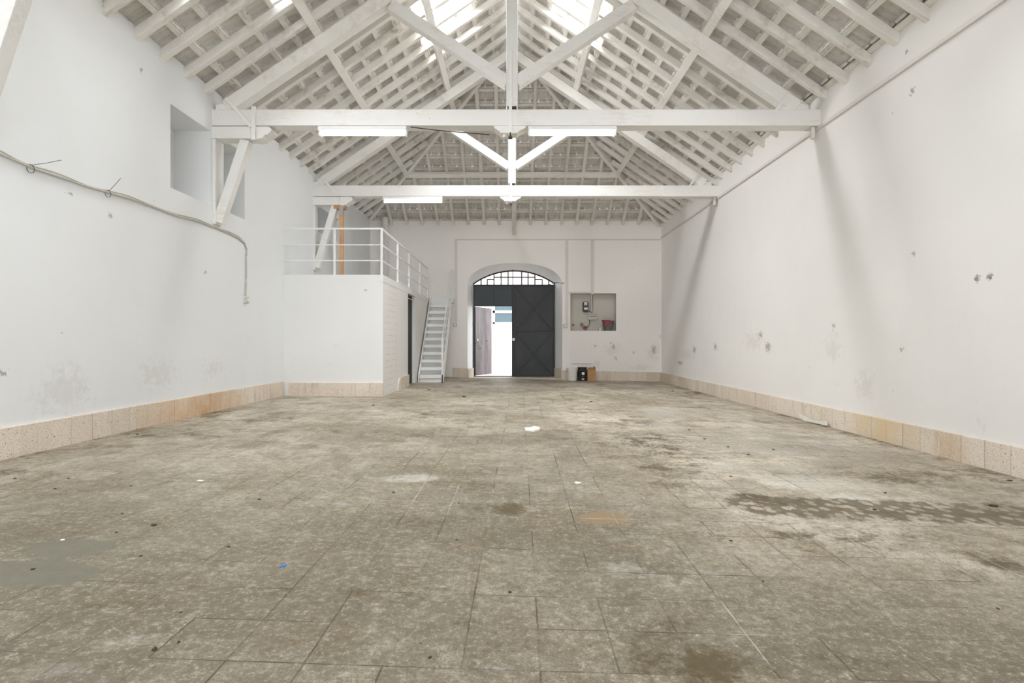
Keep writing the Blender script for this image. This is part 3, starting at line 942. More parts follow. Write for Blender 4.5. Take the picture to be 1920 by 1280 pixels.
# purlins
for s, nm in ((-1, 'left'), (1, 'right')):
    for ax, lv in ((2.68, 'lower'), (1.33, 'upper')):
        mb = MB()
        mb.beam(side_pt(s, ax, 0.5, -0.046), side_pt(s, ax, YH + ax, -0.046), 0.115, 0.088, (s * ST, 0, CT))
        mb.build('purlin', M['principal'], label='white %s purlin running along the %s roof slope' % (lv, nm), cat='purlin', group='purlins', bevel=0.006)
for ax, lv in ((2.68, 'lower'), (1.33, 'upper')):
    mb = MB()
    mb.beam(hip_pt(-ax - .05, ax, -0.046), hip_pt(ax + .05, ax, -0.046), 0.115, 0.088, (0, ST, CT))
    mb.build('purlin', M['principal'], label='white %s purlin across the far hip slope' % lv, cat='purlin', group='purlins', bevel=0.006)
# hip rafters and ridge
for s, nm in ((-1, 'left'), (1, 'right')):
    mb = MB()
    mb.beam((s * (HW - .02), YF - .02, EZ + 0.02), (s * 0.03, YH + 0.03, zU(0) + 0.01), 0.085, 0.15)
    mb.build('hip_rafter', M['principal'], label='heavy hip rafter rising from the far %s corner to the ridge' % nm, cat='rafter', group='hip rafters', bevel=0.006)
MB().box(-0.03, 0.03, 0.5, YH, zU(0) - 0.06, zU(0) + 0.13).build('ridge_beam', M['principal'], label='white ridge board along the top of the roof', cat='beam', bevel=0.005)

# ------------------------------------------------------------------ TRUSSES
def truss(yc, idx):
    nm = ['nearest', 'front', 'back'][idx]
    lab = ['white king post truss almost wholly above the frame, nearest the camera',
           'white king post truss in front, carrying two fluorescent lights',
           'white king post truss at the back, above the mezzanine railing'][idx]
    xl = XL(yc)
    root = empty('roof_truss', (0, yc, 3.9), lab, 'truss', 'king post trusses')
    d = 0.10
    y0, y1 = yc - d, yc + d
    tb = CH + 2.93
    tt = CH + 3.15
    MB().box(xl - 0.02, XR + 0.02, y0, y1, tb, tt).build('tie_beam', M['beam'], root, bevel=0.008)
    MB().box(3.05, XR + 0.01, y0 - 0.012, y0, tb - 0.005, tt - 0.01).build('splice_board', M['beam'], root, bevel=0.003)
    # king post with shoulders
    w = 0.078
    kp = [(-w, 4.235), (w, 4.235), (w, 4.44), (w + .0, 4.62), (w, 6.80), (w, 7.09), (-w, 7.09), (-w, 6.80), (-w, 4.62), (-w, 4.44)]
    MB().prism(kp, 'y', y0 + .015, y1 - .015).build('king_post', M['beam'], root, bevel=0.008)
    MB().box(-0.045, 0.0, y0 - 0.008, y0 + .015, CH + 2.80, CH + 3.95).build('post_strap', M['white_metal'], root, bevel=0.003)
    hk = MB()
    hk.tube([(-0.022, y0 - .006, CH + 2.83), (-0.022, y0 - .01, CH + 2.77)], 0.012, 8)
    hk.box(-0.05, 0.006, y0 - .014, y0 + .012, CH + 2.745, CH + 2.775)
    hk.build('strap_bolt', M['dark_iron'], root)
    MB().box(-0.062, 0.062, y0 + .01, y1 - .01, 4.205, 4.237).build('post_gap_dark', M['dark_iron'], root)  # dark block stands for the shadowy gap and bolts under the post
    for s in (-1, 1):
        a = Vector((s * 3.97, yc, 4.19))
        b = Vector((s * 0.05, yc, CH + 5.85 - 0.05 * TAN))
        a = Vector((s * 3.90, yc, CH + 5.85 - 3.90 * TAN + 0.015))
        MB().beam(a, b, 0.17, 0.175).build('principal_rafter', M['principal'], root, bevel=0.008)
        MB().beam((s * 0.06, yc, CH + 3.545), (s * 1.66, yc, CH + 4.60), 0.15, 0.155).build('strut', M['beam'], root, bevel=0.008)
        # wedge block at the heel
        MB().prism([(s * 3.72, tt), (s * 4.04, tt), (s * 4.04, tt + .07), (s * 3.86, tt + .11)], 'y', y0 + .03, y1 - .03).build('heel_block', M['principal'], root, bevel=0.004)
        # iron strap over the heel
        if s > 0 or idx != 1:
            if s > 0:
                MB().beam((s * 3.58, y0 - .004, tt - .02), (s * 3.76, y0 - .004, tt + .24), 0.012, 0.035, (1, 0, 0)).build('heel_strap', M['white_metal'], root)
    # centre corbel under the tie
    c = [(-0.25, tb), (0.20, tb), (0.17, tb - .035), (0.09, tb - .075), (0.07, tb - .1), (-0.155, tb - .1), (-0.17, tb - .075), (-0.235, tb - .035)]
    MB().prism(c, 'y', y0 + .01, y1 - .01).build('centre_corbel', M['beam'], root, bevel=0.004)
    # left end: corbel block, shaped corbel, brace and wall post
    cb = tb - 0.175
    MB().box(xl - 0.02, xl + 0.53, y0 - .005, y1, cb, tb - .012).build('corbel_block', M['beam'], root, bevel=0.006)
    sh = [(xl + .538, tb - .010), (xl + .53, cb - .0), (xl + .60, cb - .012), (xl + .68, cb + .01), (xl + .70, cb + .045), (xl + .75, cb + .06),
          (xl + .80, cb + .10), (xl + .80, cb + .135), (xl + .76, tb - .010)]
    MB().prism(sh, 'y', y0 + .005, y1).build('corbel_nose', M['beam'], root, bevel=0.004)
    MB().beam((xl + 0.42, yc, cb), (xl + 0.045, yc, CH + (1.63 if idx < 2 else 1.50)), 0.12, 0.125, (1, 0, 0)).build('brace', M['beam'], root, bevel=0.006)
    MB().box(xl - .02, xl + 0.035, y0 + .02, y1 - .02, CH + (1.60 if idx < 2 else 1.45), cb).build('wall_post', M['beam'], root, bevel=0.004)
    if idx == 1:
        MB().box(xl + .545, xl + .60, y0 - .035, y0 - .008, cb - .03, tt + .03).build('vertical_cleat', M['beam'], root, bevel=0.003)
        MB().beam((xl + .20, y0 - .02, tt + .14), (xl + .545, y0 - .02, tb - .03), 0.022, 0.045, (1, 0, 1)).build('diagonal_cleat', M['principal'], root, bevel=0.002)
    else:
        MB().beam((xl + .22, y0 - .02, tt + .12), (xl + .50, y0 - .02, tb + .02), 0.022, 0.04, (1, 0, 1)).build('diagonal_cleat', M['principal'], root, bevel=0.002)
    return root
for i, yc in enumerate(TY):
    truss(yc, i)
# longitudinal tie from the back truss to the end wall
MB().box(0.0, 0.10, TY[2] + 0.1, YF + .02, CH + 2.97, CH + 3.09).build('hip_tie_beam', M['principal'],
    label='slim white tie beam running from the back truss to the end wall', cat='beam', bevel=0.005)

# ------------------------------------------------------------------ FLUORESCENT LIGHTS
def lamp(xc, yc, ztop, label, wdt=1.2):
    root = empty('fluorescent_light', (xc, yc, ztop), label, 'light', 'fluorescent lights')
    h = wdt / 2
    mb = MB()
    mb.prism([(yc - .045, ztop), (yc + .045, ztop), (yc + .075, ztop - .05), (yc + .07, ztop - .055), (yc - .07, ztop - .055), (yc - .075, ztop - .05)], 'x', xc - h, xc + h)
    mb.build('housing', M['white_metal'], root, bevel=0.002)
    MB().tube([(xc - h + .03, yc, ztop - .088), (xc + h - .03, yc, ztop - .088)], 0.027, 14).build('tube', M['tube'], root, smooth=False)
    for s in (-1, 1):
        MB().box(xc + s * (h - .015) - .015, xc + s * (h - .015) + .015, yc - .03, yc + .03, ztop - .125, ztop - .05).build('tube_socket', M['white_plastic'], root, bevel=0.003)
lamp((681 - 960) / F * 7.38, 7.38, CH + 2.925, 'left fluorescent tube light under the front truss')
lamp((1072.5 - 960) / F * 7.38, 7.38, CH + 2.925, 'right fluorescent tube light under the front truss')
lamp((774.5 - 960) / F * 10.95, 10.95, CH + 2.925, 'fluorescent tube light under the back truss')
# loose feed wire between the left lamp and the centre socket
y = 7.36
MB().tube([((770 - 960) / F * y, y, CH + 2.92), ((820 - 960) / F * y, y, CH + 2.875), ((870 - 960) / F * y, y, CH + 2.845), ((918 - 960) / F * y, y, CH + 2.815)], 0.006, 6).build(
    'lamp_wire', M['dark_iron'], label='thin brown wire hanging between left lamp and truss centre', cat='wire')
for yc, nm in ((7.40, 'front'), (10.97, 'back')):
    z = CH + 2.83
    MB().lathe([(0.028, 0), (0.028, -.03), (0.022, -.04), (0.0, -.04)], (-0.105, yc, z), 16).build('lamp_socket', M['white_plastic'],
        label='small white socket under the %s truss centre corbel' % nm, cat='socket', group='sockets')

# ------------------------------------------------------------------ MEZZANINE BOOTH
ZS = 2.216
def brick_mat():
    n = NT('painted_brick')
    x, y, z = n.sep(n.pos)
    br = n.t.nodes.new('ShaderNodeTexBrick')
    n.link(n.comb(y, z, 0.0), br.inputs['Vector'])
    br.inputs['Scale'].default_value = 1.0
    br.inputs['Brick Width'].default_value = 0.24
    br.inputs['Row Height'].default_value = 0.115
    br.inputs['Mortar Size'].default_value = 0.006
    f = br.outputs['Fac']
    band = n.math('MULTIPLY', n.ramp(y, 9.62, 9.66), n.ramp(y, 10.72, 10.62))
    f = n.math('MULTIPLY', f, band)
    c = n.mix(n.math('MULTIPLY', f, n.ramp(n.noise(4, 3), 0.4, 0.6, 0.05, 0.4)), (0.80, 0.785, 0.77), srgb(168, 158, 150))
    n.bump(n.math('SUBTRACT', n.noise(20, 4), n.math('MULTIPLY', f, 1.5)), 0.4, 0.006)
    return n.done(c, 0.75)
MB().box(XL(BY) + .002, BX, BY, BY + 0.15, 0.0, ZS - 0.12).build('wall_booth_front', M['booth'], kind='structure',
    label='white front wall of the booth under the mezzanine', cat='wall')
D0, D1 = 11.83, 12.67
mb = MB()
mb.box(BX - 0.14, BX, BY + 0.15, D0, 0.0, ZS - 0.12)
mb.box(BX - 0.14, BX, D1, YF, 0.0, ZS - 0.12)
mb.build('wall_booth_side', brick_mat(), kind='structure', label='white side wall of the booth with a dark doorway', cat='wall')
mb = MB()
mb.prism([(XL(BY) + .002, BY - .003), (BX + .004, BY - .003), (BX + .004, 14.80), (-1.62, 14.80), (-1.62, YF - .002), (XL(YF) + .004, YF - .002)], 'z', ZS - 0.12, ZS)
mb.build('mezzanine_slab', M['booth'], kind='structure', label='white mezzanine deck slab on top of the booth', cat='floor')
dr = MB().box(BX - 0.12, BX - 0.07, D0, D1, fz(BX), ZS - 0.125).build('door_3', simple('black_green_dark_panel', srgb(16, 20, 20), 0.7, var=0.4, scale=6), kind='structure',  # near-black panel put in so the opening looks unlit
    label='dark door panel put in the booth doorway to keep it dark', cat='door')
MB().tube([(BX - .03, D0, 2.0), (BX - .03, D1, 2.0)], 0.008, 6).build('door_rail', M['white_metal'], dr)
mb = MB()
z0 = fz(-3) - 0.02
mb.box(-3.93, BX + 0.012, BY - 0.035, BY + .01, z0 - .02, 0.315)
mb.build('baseboard_booth_front', M['stone_x'], kind='structure', label='stone skirting along the front of the booth', cat='baseboard', bevel=0.004)
mb = MB()
mb.prism([(10.66, 0.0), (D0, 0.0), (D0, 0.32), (10.92, 0.31), (10.78, 0.24)], 'x', BX - .01, BX + .03)
mb.build('baseboard_booth_side', M['stone_y'], kind='structure', label='broken stone skirting on the booth side before the doorway', cat='baseboard')

# railing on the mezzanine
rail = empty('mezzanine_railing', (BX - .03, BY + .05, ZS), 'thin white metal railing around the mezzanine deck', 'railing')
RX, RYF = BX - 0.03, BY + 0.04
lv = [ZS + .82, ZS + .535, ZS + .255]
PY = [RYF, 10.9, 12.1, 13.5, 14.75]
for i, z in enumerate(lv):
    hh = 0.03 if i == 0 else 0.016
    MB().box(XL(RYF), RX, RYF - .012, RYF + .012, z - hh / 2, z + hh / 2).build('rail', M['white_metal'], rail)
    MB().box(RX - .012, RX + .012, RYF, PY[-1], z - hh / 2, z + hh / 2).build('rail', M['white_metal'], rail)
MB().box(RX - .008, RX + .008, PY[1], PY[2], ZS + .03, ZS + .045).build('rail', M['white_metal'], rail)
for i, y in enumerate(PY):
    w = 0.018
    MB().box(RX - w, RX + w, y - .018, y + .018, ZS, lv[0] - .005).build('post', M['white_metal'], rail)
xm = (627.5 - 960) / F * RYF
MB().box(xm - .018, xm + .018, RYF - .015, RYF + .015, ZS, lv[0]).build('post', M['white_metal'], rail)

# stairs
st = empty('staircase', (-1.94, 12.95, fz(-1.94)), 'steep white painted staircase climbing beside the booth to the mezzanine', 'stairs')
SX0, SX1 = -2.21, -1.68
zf = fz(-1.94)
N = 12
rise = (ZS - zf) / N
Y0, Y1 = 12.95, 14.80
run = (Y1 - Y0) / (N - 1)
for k in range(N):
    z = zf + rise * (k + 1)
    yk = Y0 + run * k
    if k < N - 1:
        MB().box(SX0, SX1, yk - .035, yk + run + .01, z - .075, z).build('tread', M['white_metal'], st, bevel=0.004)
    MB().box(SX0 + .005, SX1 - .005, yk + (.09 if 0 < k < N - 1 else -.004), yk + .11, z - rise, z - (.075 if k < N - 1 else 0)).build('riser', M['booth'], st)
for sx in (SX0 - .028, SX1 + .003):
    MB().prism([(Y0 - .06, zf), (Y0 + .12, zf), (Y1, ZS - .25), (Y1, ZS), (Y1 - .06, ZS), (Y0 - .06, zf + .19)], 'x', sx, sx + .025).build('stringer', M['white_metal'], st)
rx = SX1 + 0.014
b0, b1 = Vector((rx, Y0 - .04, zf + 1.05)), Vector((rx, Y1 + .05, ZS + .80))
MB().beam(b0, b1, 0.025, 0.03).build('handrail', M['white_metal'], st)
MB().beam(b0 - Vector((0, 0, .38)), b1 - Vector((0, 0, .38)), 0.016, 0.02).build('middle_rail', M['white_metal'], st)
MB().box(rx - .018, rx + .018, Y0 - .06, Y0 - .02, zf, zf + 1.06).build('newel_post', M['white_metal'], st)
MB().box(rx - .018, rx + .018, Y1 + .03, Y1 + .07, ZS, ZS + .81).build('newel_post', M['white_metal'], st)
MB().box(rx - .015, rx + .015, YF - .06, YF - .02, ZS, ZS + .81).build('newel_post', M['white_metal'], st)
MB().box(rx - .012, rx + .012, Y1 + .05, YF - .02, ZS + .785, ZS + .81).build('handrail', M['white_metal'], st)

# prop post on the mezzanine, pine with grey head
pr = empty('prop_post', ((641.5 - 960) / F * 11.0, 11.0, ZS), 'bare orange pine prop standing on the mezzanine under the back truss', 'post')
xp = (641.5 - 960) / F * 11.0
MB().box(xp - .036, xp + .036, 10.93, 11.0, ZS, CH + 2.56).build('shaft', M['fresh_wood'], pr, bevel=0.003)
MB().box(xp - .04, xp + .04, 10.925, 11.005, CH + 2.56, CH + 2.752).build('metal_head', M['galv'], pr, bevel=0.003, label='grey metal head')
MB().box(xp - .15, xp + .07, 10.93, 11.07, CH + 2.685, CH + 2.752).build('packing_block', M['fresh_block'], pr, bevel=0.003, label='reddish wood packing block')
# pipe in the far corner
xq = (722 - 960) / F * 14.9
MB().tube([(xq, 14.92, ZS), (xq, 14.92, CH + 3.42)], 0.085, 20).build('downpipe', M['wall_far'] if False else simple('white_pipe', (0.72, 0.69, 0.67), 0.6),
    label='thick white vertical pipe in the far left corner above the mezzanine', cat='pipe', smooth=False)

# ------------------------------------------------------------------ GATE
GL, GR, GM = CXi - HWi, CXi + HWi, 0.03
PT = CH + 1.638
WT = CH + (640 - 574) / F * YG
gz = 0.02
gy = YG
WL, WR = GL + 0.055, -0.005
g1 = empty('door_1', (GL, gy, gz), 'left gate leaf of dark steel with its wicket door standing open', 'gate', kind='structure')
MB().box(GL + .01, GM - .01, gy, gy + .012, WT, PT).build('upper_panel', M['gate_teal'], g1)
fr = MB()
fr.box(GL + .005, WL, gy - .02, gy + .03, gz, PT + .0)
fr.box(WR, GM - .003, gy - .02, gy + .03, gz, PT)
fr.box(GL + .005, GM - .003, gy - .022, gy + .03, PT - .03, PT + .01)
fr.box(WL, WR, gy - .02, gy + .03, WT - .0, WT + .03)
fr.box(WL, WR, gy - .02, gy + .03, gz, gz + .02)
fr.build('leaf_frame', M['gate_bar'], g1, bevel=0.003)
xs_ = (925.3 - 960) / F * gy
MB().box(xs_ - .006, xs_ + .006, gy - .012, gy, WT, PT).build('panel_seam', M['gate'], g1)
# open wicket door, swung outwards
th = R(66)
hx, hy = WL + .01, gy + .03
wl = WR - WL - .02
dx, dy = math.cos(th), math.sin(th)
def WP(a, n, z):   # a along the leaf, n out of its inner face
    return Vector((hx + dx * a + dy * n, hy + dy * a - dx * n, z))
wk = empty('wicket_door', (0, 0, 0))
wk.name = 'wicket_door'
bpy.data.objects.remove(wk)
def wbox(mb, a0, a1, n0, n1, z0, z1):
    mb.hexa([WP(a0, n0, z0), WP(a1, n0, z0), WP(a1, n1, z0), WP(a0, n1, z0), WP(a0, n0, z1), WP(a1, n0, z1), WP(a1, n1, z1), WP(a0, n1, z1)])
    return mb
w1 = wbox(MB(), 0, wl, -.02, .012, gz + .03, WT - .01).build('wicket_door', M['wicket'], g1, label='worn purple grey wicket leaf')
hd = MB()
hd.tube([WP(.05, .012, 1.0), WP(.05, .07, 1.01), WP(.24, .07, .84), WP(.24, .012, .83)], 0.011, 8)
hd.build('pull_handle', M['steel'], w1)
MB().tube([WP(.10, .01, 1.09), WP(.10, .03, 1.09)], 0.035, 12).build('lock_cover', M['white_plastic'], w1)
MB().tube([WP(.72, .01, 1.06), WP(.72, .02, 1.06)], 0.025, 10).build('lock_cylinder', M['dark_iron'], w1)
# right leaf
g2 = empty('door_2', (GR, gy, gz), 'right gate leaf of black steel with crossed stiffening bars', 'gate', kind='structure')
MB().box(GM + .01, GR - .02, gy, gy + .012, gz + .02, PT).build('panel', M['gate'], g2)
fr = MB()
fr.box(GM + .003, GM + .055, gy - .03, gy + .03, gz, PT)
fr.box(GR - .055, GR - .005, gy - .03, gy + .03, gz, PT)
fr.box(GM + .003, GR - .005, gy - .032, gy + .03, PT - .035, PT + .01)
fr.box(GM + .003, GR - .005, gy - .032, gy + .03, gz, gz + .035)
zm = CH + (640 - 620.5) / F * gy
fr.box(GM + .055, GR - .055, gy - .03, gy, zm - .02, zm + .02)
fr.build('leaf_frame', M['gate_bar'], g2, bevel=0.003)
for (za, zb) in ((gz + .035, zm - .02), (zm + .02, PT - .035)):
    for fl in (0, 1):
        a = (GM + .055, gy - .02 - .004 * fl, zb if fl else za)
        b = (GR - .055, gy - .02 - .004 * fl, za if fl else zb)
        MB().beam(a, b, 0.04, 0.036, (0, 0, 1)).build('cross_bar', M['gate_bar'], g2)
MB().box(GM - .02, GM + .05, gy - .05, gy - .03, CH - .0 + .02, CH + .10).build('lock', M['steel'], g2, bevel=0.003)
MB().box(GM - .018, GM + .004, gy - .045, gy - .02, gz, arch_i(0)[1] + .06).build('closing_bar', M['dark_iron'], g2)
# fanlight grille in the arch
fg = empty('fanlight_grille', (CXi, gy, PT), 'arched iron grille above the gate leaves, open to daylight', 'grille')
mb = MB()
ar = [arch_i(t) for t in TS]
for (xa, za), (xb, zb) in zip(ar[:-1], ar[1:]):
    mb.beam((xa, gy + .03, za - .02), (xb, gy + .03, zb - .02), 0.03, 0.04)
mb.build('arch_frame', M['dark_iron'], fg)
def in_arch(x):
    return arch_i(max(-1, min(1, (x - CXi) / HWi)))[1]
zh1 = CH + 120.6 / F * gy
zh2 = CH + 116.6 / F * gy
VB = [901.9, 913.5, 926.3, 939.5, 952.7, 978.1, 990.3, 1003.0, 1016.7, 1028.9]
for i, px in enumerate(VB):
    x = (px - 960) / F * gy
    top = in_arch(x) - .02
    if i in (1, 8): top = zh2
    MB().box(x - .018, x + .018, gy + .022, gy + .036, PT, top).build('bar', M['dark_iron'], fg)
xa, xb = [(p - 960) / F * gy for p in (926.3, 1003.0)]
MB().box(xa, xb, gy + .02, gy + .034, zh1 - .016, zh1 + .016).build('bar', M['dark_iron'], fg)
for p, q in ((913.5, 926.3), (1003.0, 1016.7)):
    xa, xb = (p - 960) / F * gy, (q - 960) / F * gy
    MB().box(xa, xb, gy + .02, gy + .034, zh2 - .016, zh2 + .016).build('bar', M['dark_iron'], fg)
# latch bar sticking out right of the grille
MB().tube([(fw(1028, 532).x, YF + .3, fw(1028, 532).z), (fw(1040, 530).x, YF - .02, fw(1040, 530).z), (fw(1058, 530.5).x, YF - .03, fw(1058, 530.5).z)], 0.008, 6).build(
    'iron_latch_rod', M['dark_iron'], label='thin iron rod sticking out of the arch right of the gate', cat='rod')

# building across the yard
bl = empty('yard_building', (0.5, 21.6, 0), 'sunlit white building across the yard seen through the wicket', 'building')
YE = 21.4
MB().box(-6, 7, YE, YE + .4, -.1, 7.5).build('facade', M['ext_wall'], bl)
wx0, wx1 = (928 - 960) / F * YE, 0.55
def ez(py): return CH + (640 - py) / F * YE
wf = MB()
wf.box(wx0 - .08, wx1 + .08, YE - .05, YE, ez(607), ez(604))
wf.box(wx0 - .08, wx1 + .08, YE - .05, YE, ez(587), ez(582))
wf.box(wx0 - .08, wx0, YE - .05, YE, ez(607), ez(560))
wf.box(wx1, wx1 + .08, YE - .05, YE, ez(607), ez(560))
wf.box(wx0 - .08, wx1 + .08, YE - .05, YE, ez(562), ez(560))
wfo = wf.build('window_surround', M['white_metal'], bl)
MB().box(wx0, wx1, YE - .02, YE - .002, ez(604), ez(587)).build('shutter', M['shutter'], wfo)
MB().box(wx0, wx1, YE - .02, YE - .002, ez(582), ez(562)).build('shutter', M['shutter'], wfo)

# ------------------------------------------------------------------ CONDUITS AND BOXES
zc = CH + 2.9
MB().box(XR - .03, XR - .001, 0.5, YF - .03, zc - .022, zc + .022).build('wall_conduit', M['conduit'], label='long white conduit running along the right wall', cat='conduit', bevel=0.003)
for yy_, nm in ((7.42, 'front'), (11.0, 'back')):
    b = empty('conduit_bracket', (XR - .05, yy_, zc - .12), 'small white bracket on the right wall conduit beneath the %s truss' % nm, 'bracket', 'conduit brackets')
    MB().box(XR - .11, XR - .001, yy_ - .10, yy_ + .10, zc + .023, zc + .055).build('cover', M['conduit'], b, bevel=0.003)
    MB().tube([(XR - .065, yy_ - .03, zc + .023), (XR - .065, yy_ - .03, zc - .13)], 0.03, 12).build('stub', M['conduit'], b)
zc2 = CH + (640 - 449) / F * YF
def fpx(px): return (px - 960) / F * YF
def fpz(py): return CH + (640 - py) / F * YF
cf = empty('end_wall_conduit', (fpx(1050), YF, zc2), 'thin white conduit across the end wall above the arch with three drops', 'conduit')
MB().box(fpx(853), XR - .03, YF - .022, YF - .001, zc2 - .015, zc2 + .015).build('long_run', M['conduit'], cf, bevel=0.002)
MB().box(fpx(853), fpx(857.5), YF - .03, YF - .001, fpz(604), zc2 - .015).build('drop', M['conduit'], cf, bevel=0.002)
MB().box(fpx(1060), fpx(1065), YF - .03, YF - .001, fpz(608), zc2 - .015).build('drop', M['conduit'], cf, bevel=0.002)
MB().box(fpx(1108), fpx(1113), YF - .035, YF - .001, fpz(552), zc2 - .015).build('drop', M['conduit'], cf, bevel=0.002)
MB().box(fpx(1064), fpx(1108), YF - .02, YF - .001, fpz(549), fpz(547)).build('branch', M['conduit'], cf, bevel=0.002)
def switch(px, py, label):
    x, z = fpx(px), fpz(py)
    r = empty('switch_box', (x, YF, z), label, 'switch', 'switch boxes')
    MB().box(x - .055, x + .055, YF - .05, YF - .001, z - .05, z + .05).build('box', M['grey_box'], r, bevel=0.005)
    MB().box(x - .025, x + .025, YF - .058, YF - .05, z - .03, z + .03).build('rocker', M['white_plastic'], r, bevel=0.002)
switch(853.5, 609, 'small switch box on the end wall between stairs and gate')
switch(1060, 610.5, 'small switch box on the end wall between gate and recess')
# access panel under the recess
ap = empty('access_panel', (fpx(1091), YF, fpz(682)), 'white painted access panel under the meter recess', 'panel')
MB().box(fpx(1070), fpx(1112), YF - .014, YF - .001, fpz(682), fpz(631)).build('plate', M['wall_far'], ap, bevel=0.002)
MB().box(fpx(1072), fpx(1110), YF - .02, YF - .014, fpz(682), fpz(681)).build('lower_lip', M['grey_box'], ap)

# meter recess contents
YN = YF + ND
def npx(px): return (px - 960) / F * (YN - .05)
def npz(py): return CH + (640 - py) / F * (YN - .05)
mt = empty('electricity_meter', (npx(1097.5), YN, npz(585)), 'black and white electricity meter in the recess', 'meter')
MB().prism([(npx(1092.5), npz(582)), (npx(1094), npz(584.5)), (npx(1101.5), npz(584.5)), (npx(1103), npz(582)), (npx(1103), npz(568)), (npx(1101.5), npz(565.5)), (npx(1094), npz(565.5)), (npx(1092.5), npz(568))],
           'y', YN - .10, YN - .002).build('case', M['black'], mt, bevel=0.006)
MB().box(npx(1095), npx(1100.5), YN - .108, YN - .10, npz(572.5), npz(566.5)).build('dial_window', M['label_white'], mt, bevel=0.002)
MB().box(npx(1094.5), npx(1101.5), YN - .108, YN - .10, npz(580.5), npz(576.5)).build('terminal_label', M['label_white'], mt, bevel=0.002)
MB().box(npx(1097), npx(1098.5), YN - .112, YN - .108, npz(571.5), npz(569.5)).build('dial_mark', M['black'], mt)
fb = empty('fuse_box', (npx(1111), YN, npz(600)), 'grey fuse box with a printed strip in the recess', 'fuse box')
MB().box(npx(1102.5), npx(1119.5), YN - .11, YN - .002, npz(599.5), npz(587)).build('case', M['grey_box'], fb, bevel=0.006)
mb = MB()
for i in range(9):
    x0 = npx(1104.5 + i * 1.55)
    mb.box(x0, x0 + .016, YN - .114, YN - .11, npz(594), npz(592.8))
mb.build('printed_strip', M['black'], fb)
MB().box(npx(1103.5), npx(1118.5), YN - .113, YN - .11, npz(590.3), npz(589.7)).build('lid_edge', M['black'], fb)
MB().tube([(npx(1109), YN - .05, NZ1 + .02), (npx(1109), YN - .05, npz(588))], 0.016, 8).build('riser_pipe', M['conduit'], label='white pipe dropping inside the recess to the fuse box', cat='pipe')
MB().tube([(npx(1111.5), YN - .04, NZ1 - .0), (npx(1111), YN - .04, npz(560)), (npx(1109.8), YN - .04, npz(588))], 0.013, 8).build('brown_supply_cable', simple('brown_cable', srgb(150, 128, 104), 0.6), label='brown supply cable beside the white pipe in the recess', cat='cable')
MB().tube([(npx(1102), YN - .06, npz(583.5)), (npx(1105), YN - .07, npz(583)), (npx(1108), YN - .07, npz(585)), (npx(1110), YN - .06, npz(587))], 0.009, 6).build('black_meter_cable', M['black'], label='black cable linking meter and fuse box', cat='cable')
MB().tube([(npx(1105.5), YN - .06, npz(599.5)), (npx(1105.8), YN - .07, npz(606)), (npx(1103.5), YN - .07, npz(611)), (npx(1100), YN - .06, npz(613.5))], 0.010, 6).build('black_socket_cable', M['black'], label='black cable hanging from fuse box to red socket', cat='cable')
MB().tube([(npx(1097), YN - .10, npz(614.5)), (npx(1097), YN - .003, npz(614.5))], 0.052, 16).build('red_industrial_socket', M['dark_red'], label='dark red round socket low in the recess', cat='socket')
MB().box(npx(1088.5), npx(1094), YN - .05, YN - .002, npz(611.5), npz(605.5)).build('junction_box', M['brown'], label='small brown junction box beside the red socket', cat='box', bevel=0.004)
MB().tube([(npx(1075), YN - .02, npz(609)), (npx(1075), YN - .002, npz(609))], 0.035, 14).build('round_wall_cap', M['brown'], label='round brown cap at the left of the recess', cat='cap')
MB().lathe([(0.028, 0), (0.036, 0.09), (0.033, 0.09), (0.026, 0.005)], (npx(1124), YF + .08, NZ0), 16).build('white_cup', M['white_plastic'], label='small white cup on the recess sill left of the bucket', cat='cup')
# bucket with red handle in the recess
bx, by = fpx(1141.5), YF + .10
bk = empty('grey_bucket', (bx, by, NZ0), 'grey bucket with red handle standing in the recess', 'bucket')
MB().lathe([(0.125, 0), (0.165, 0.27), (0.172, 0.27), (0.172, 0.285), (0.160, 0.285), (0.12, 0.01)], (bx, by, NZ0), 28, 1.0, 0.6).build('tub', M['grey_bucket'], bk, smooth=False)
MB().tube([(bx - .165, by - .06, NZ0 + .15), (bx - .14, by - .11, NZ0 + .12), (bx - .06, by - .13, NZ0 + .17), (bx + .02, by - .12, NZ0 + .25), (bx + .05, by - .11, NZ0 + .28)], 0.016, 8).build('handle', M['red'], bk, label='red handle')
MB().tube([(bx + .17 * math.cos(t), by + .10 * math.sin(t), NZ0 + .285) for t in [R(a) for a in range(95, 275, 12)]] + [(bx + .04, by - .10, NZ0 + .285)], 0.018, 8).build('rim', M['red'], bk, label='red rim')
# stuff on the floor by the wall
c = Vector((fpx(1073) * .985, 14.88, fz(1.65)))
pb = empty('white_bucket', c, 'white plastic bucket on the floor below the recess', 'bucket')
MB().lathe([(0.118, 0), (0.155, 0.31), (0.163, 0.31), (0.163, 0.35), (0.150, 0.35), (0.145, 0.30), (0.11, 0.01)], c, 28).build('tub', M['white_plastic'], pb, smooth=False)
MB().tube([(c.x + .16 * math.cos(t), c.y - .16 * abs(math.sin(t)) * .8, c.z + .30 - .10 * math.sin(t)) for t in [math.pi * k / 12 for k in range(13)]], 0.005, 6).build('handle', M['steel'], pb)
c = Vector((fpx(1092) * .985, 14.85, fz(1.95)))
kb = empty('black_canister', c, 'crumpled black sack with a white label between bucket and carton', 'sack')
rs = random.Random(9)
prof = [(0.12, 0), (0.14, 0.03), (0.135, 0.16), (0.14, 0.28), (0.11, 0.33), (0.125, 0.37)]
mb = MB().lathe(prof, c, 18, 1.0, .85)
for v in mb.bm.verts:
    v.co += Vector((rs.uniform(-.012, .012), rs.uniform(-.012, .012), rs.uniform(-.006, .006) if v.co.z > c.z + .01 else 0))
mb.build('body', M['black'], kb)
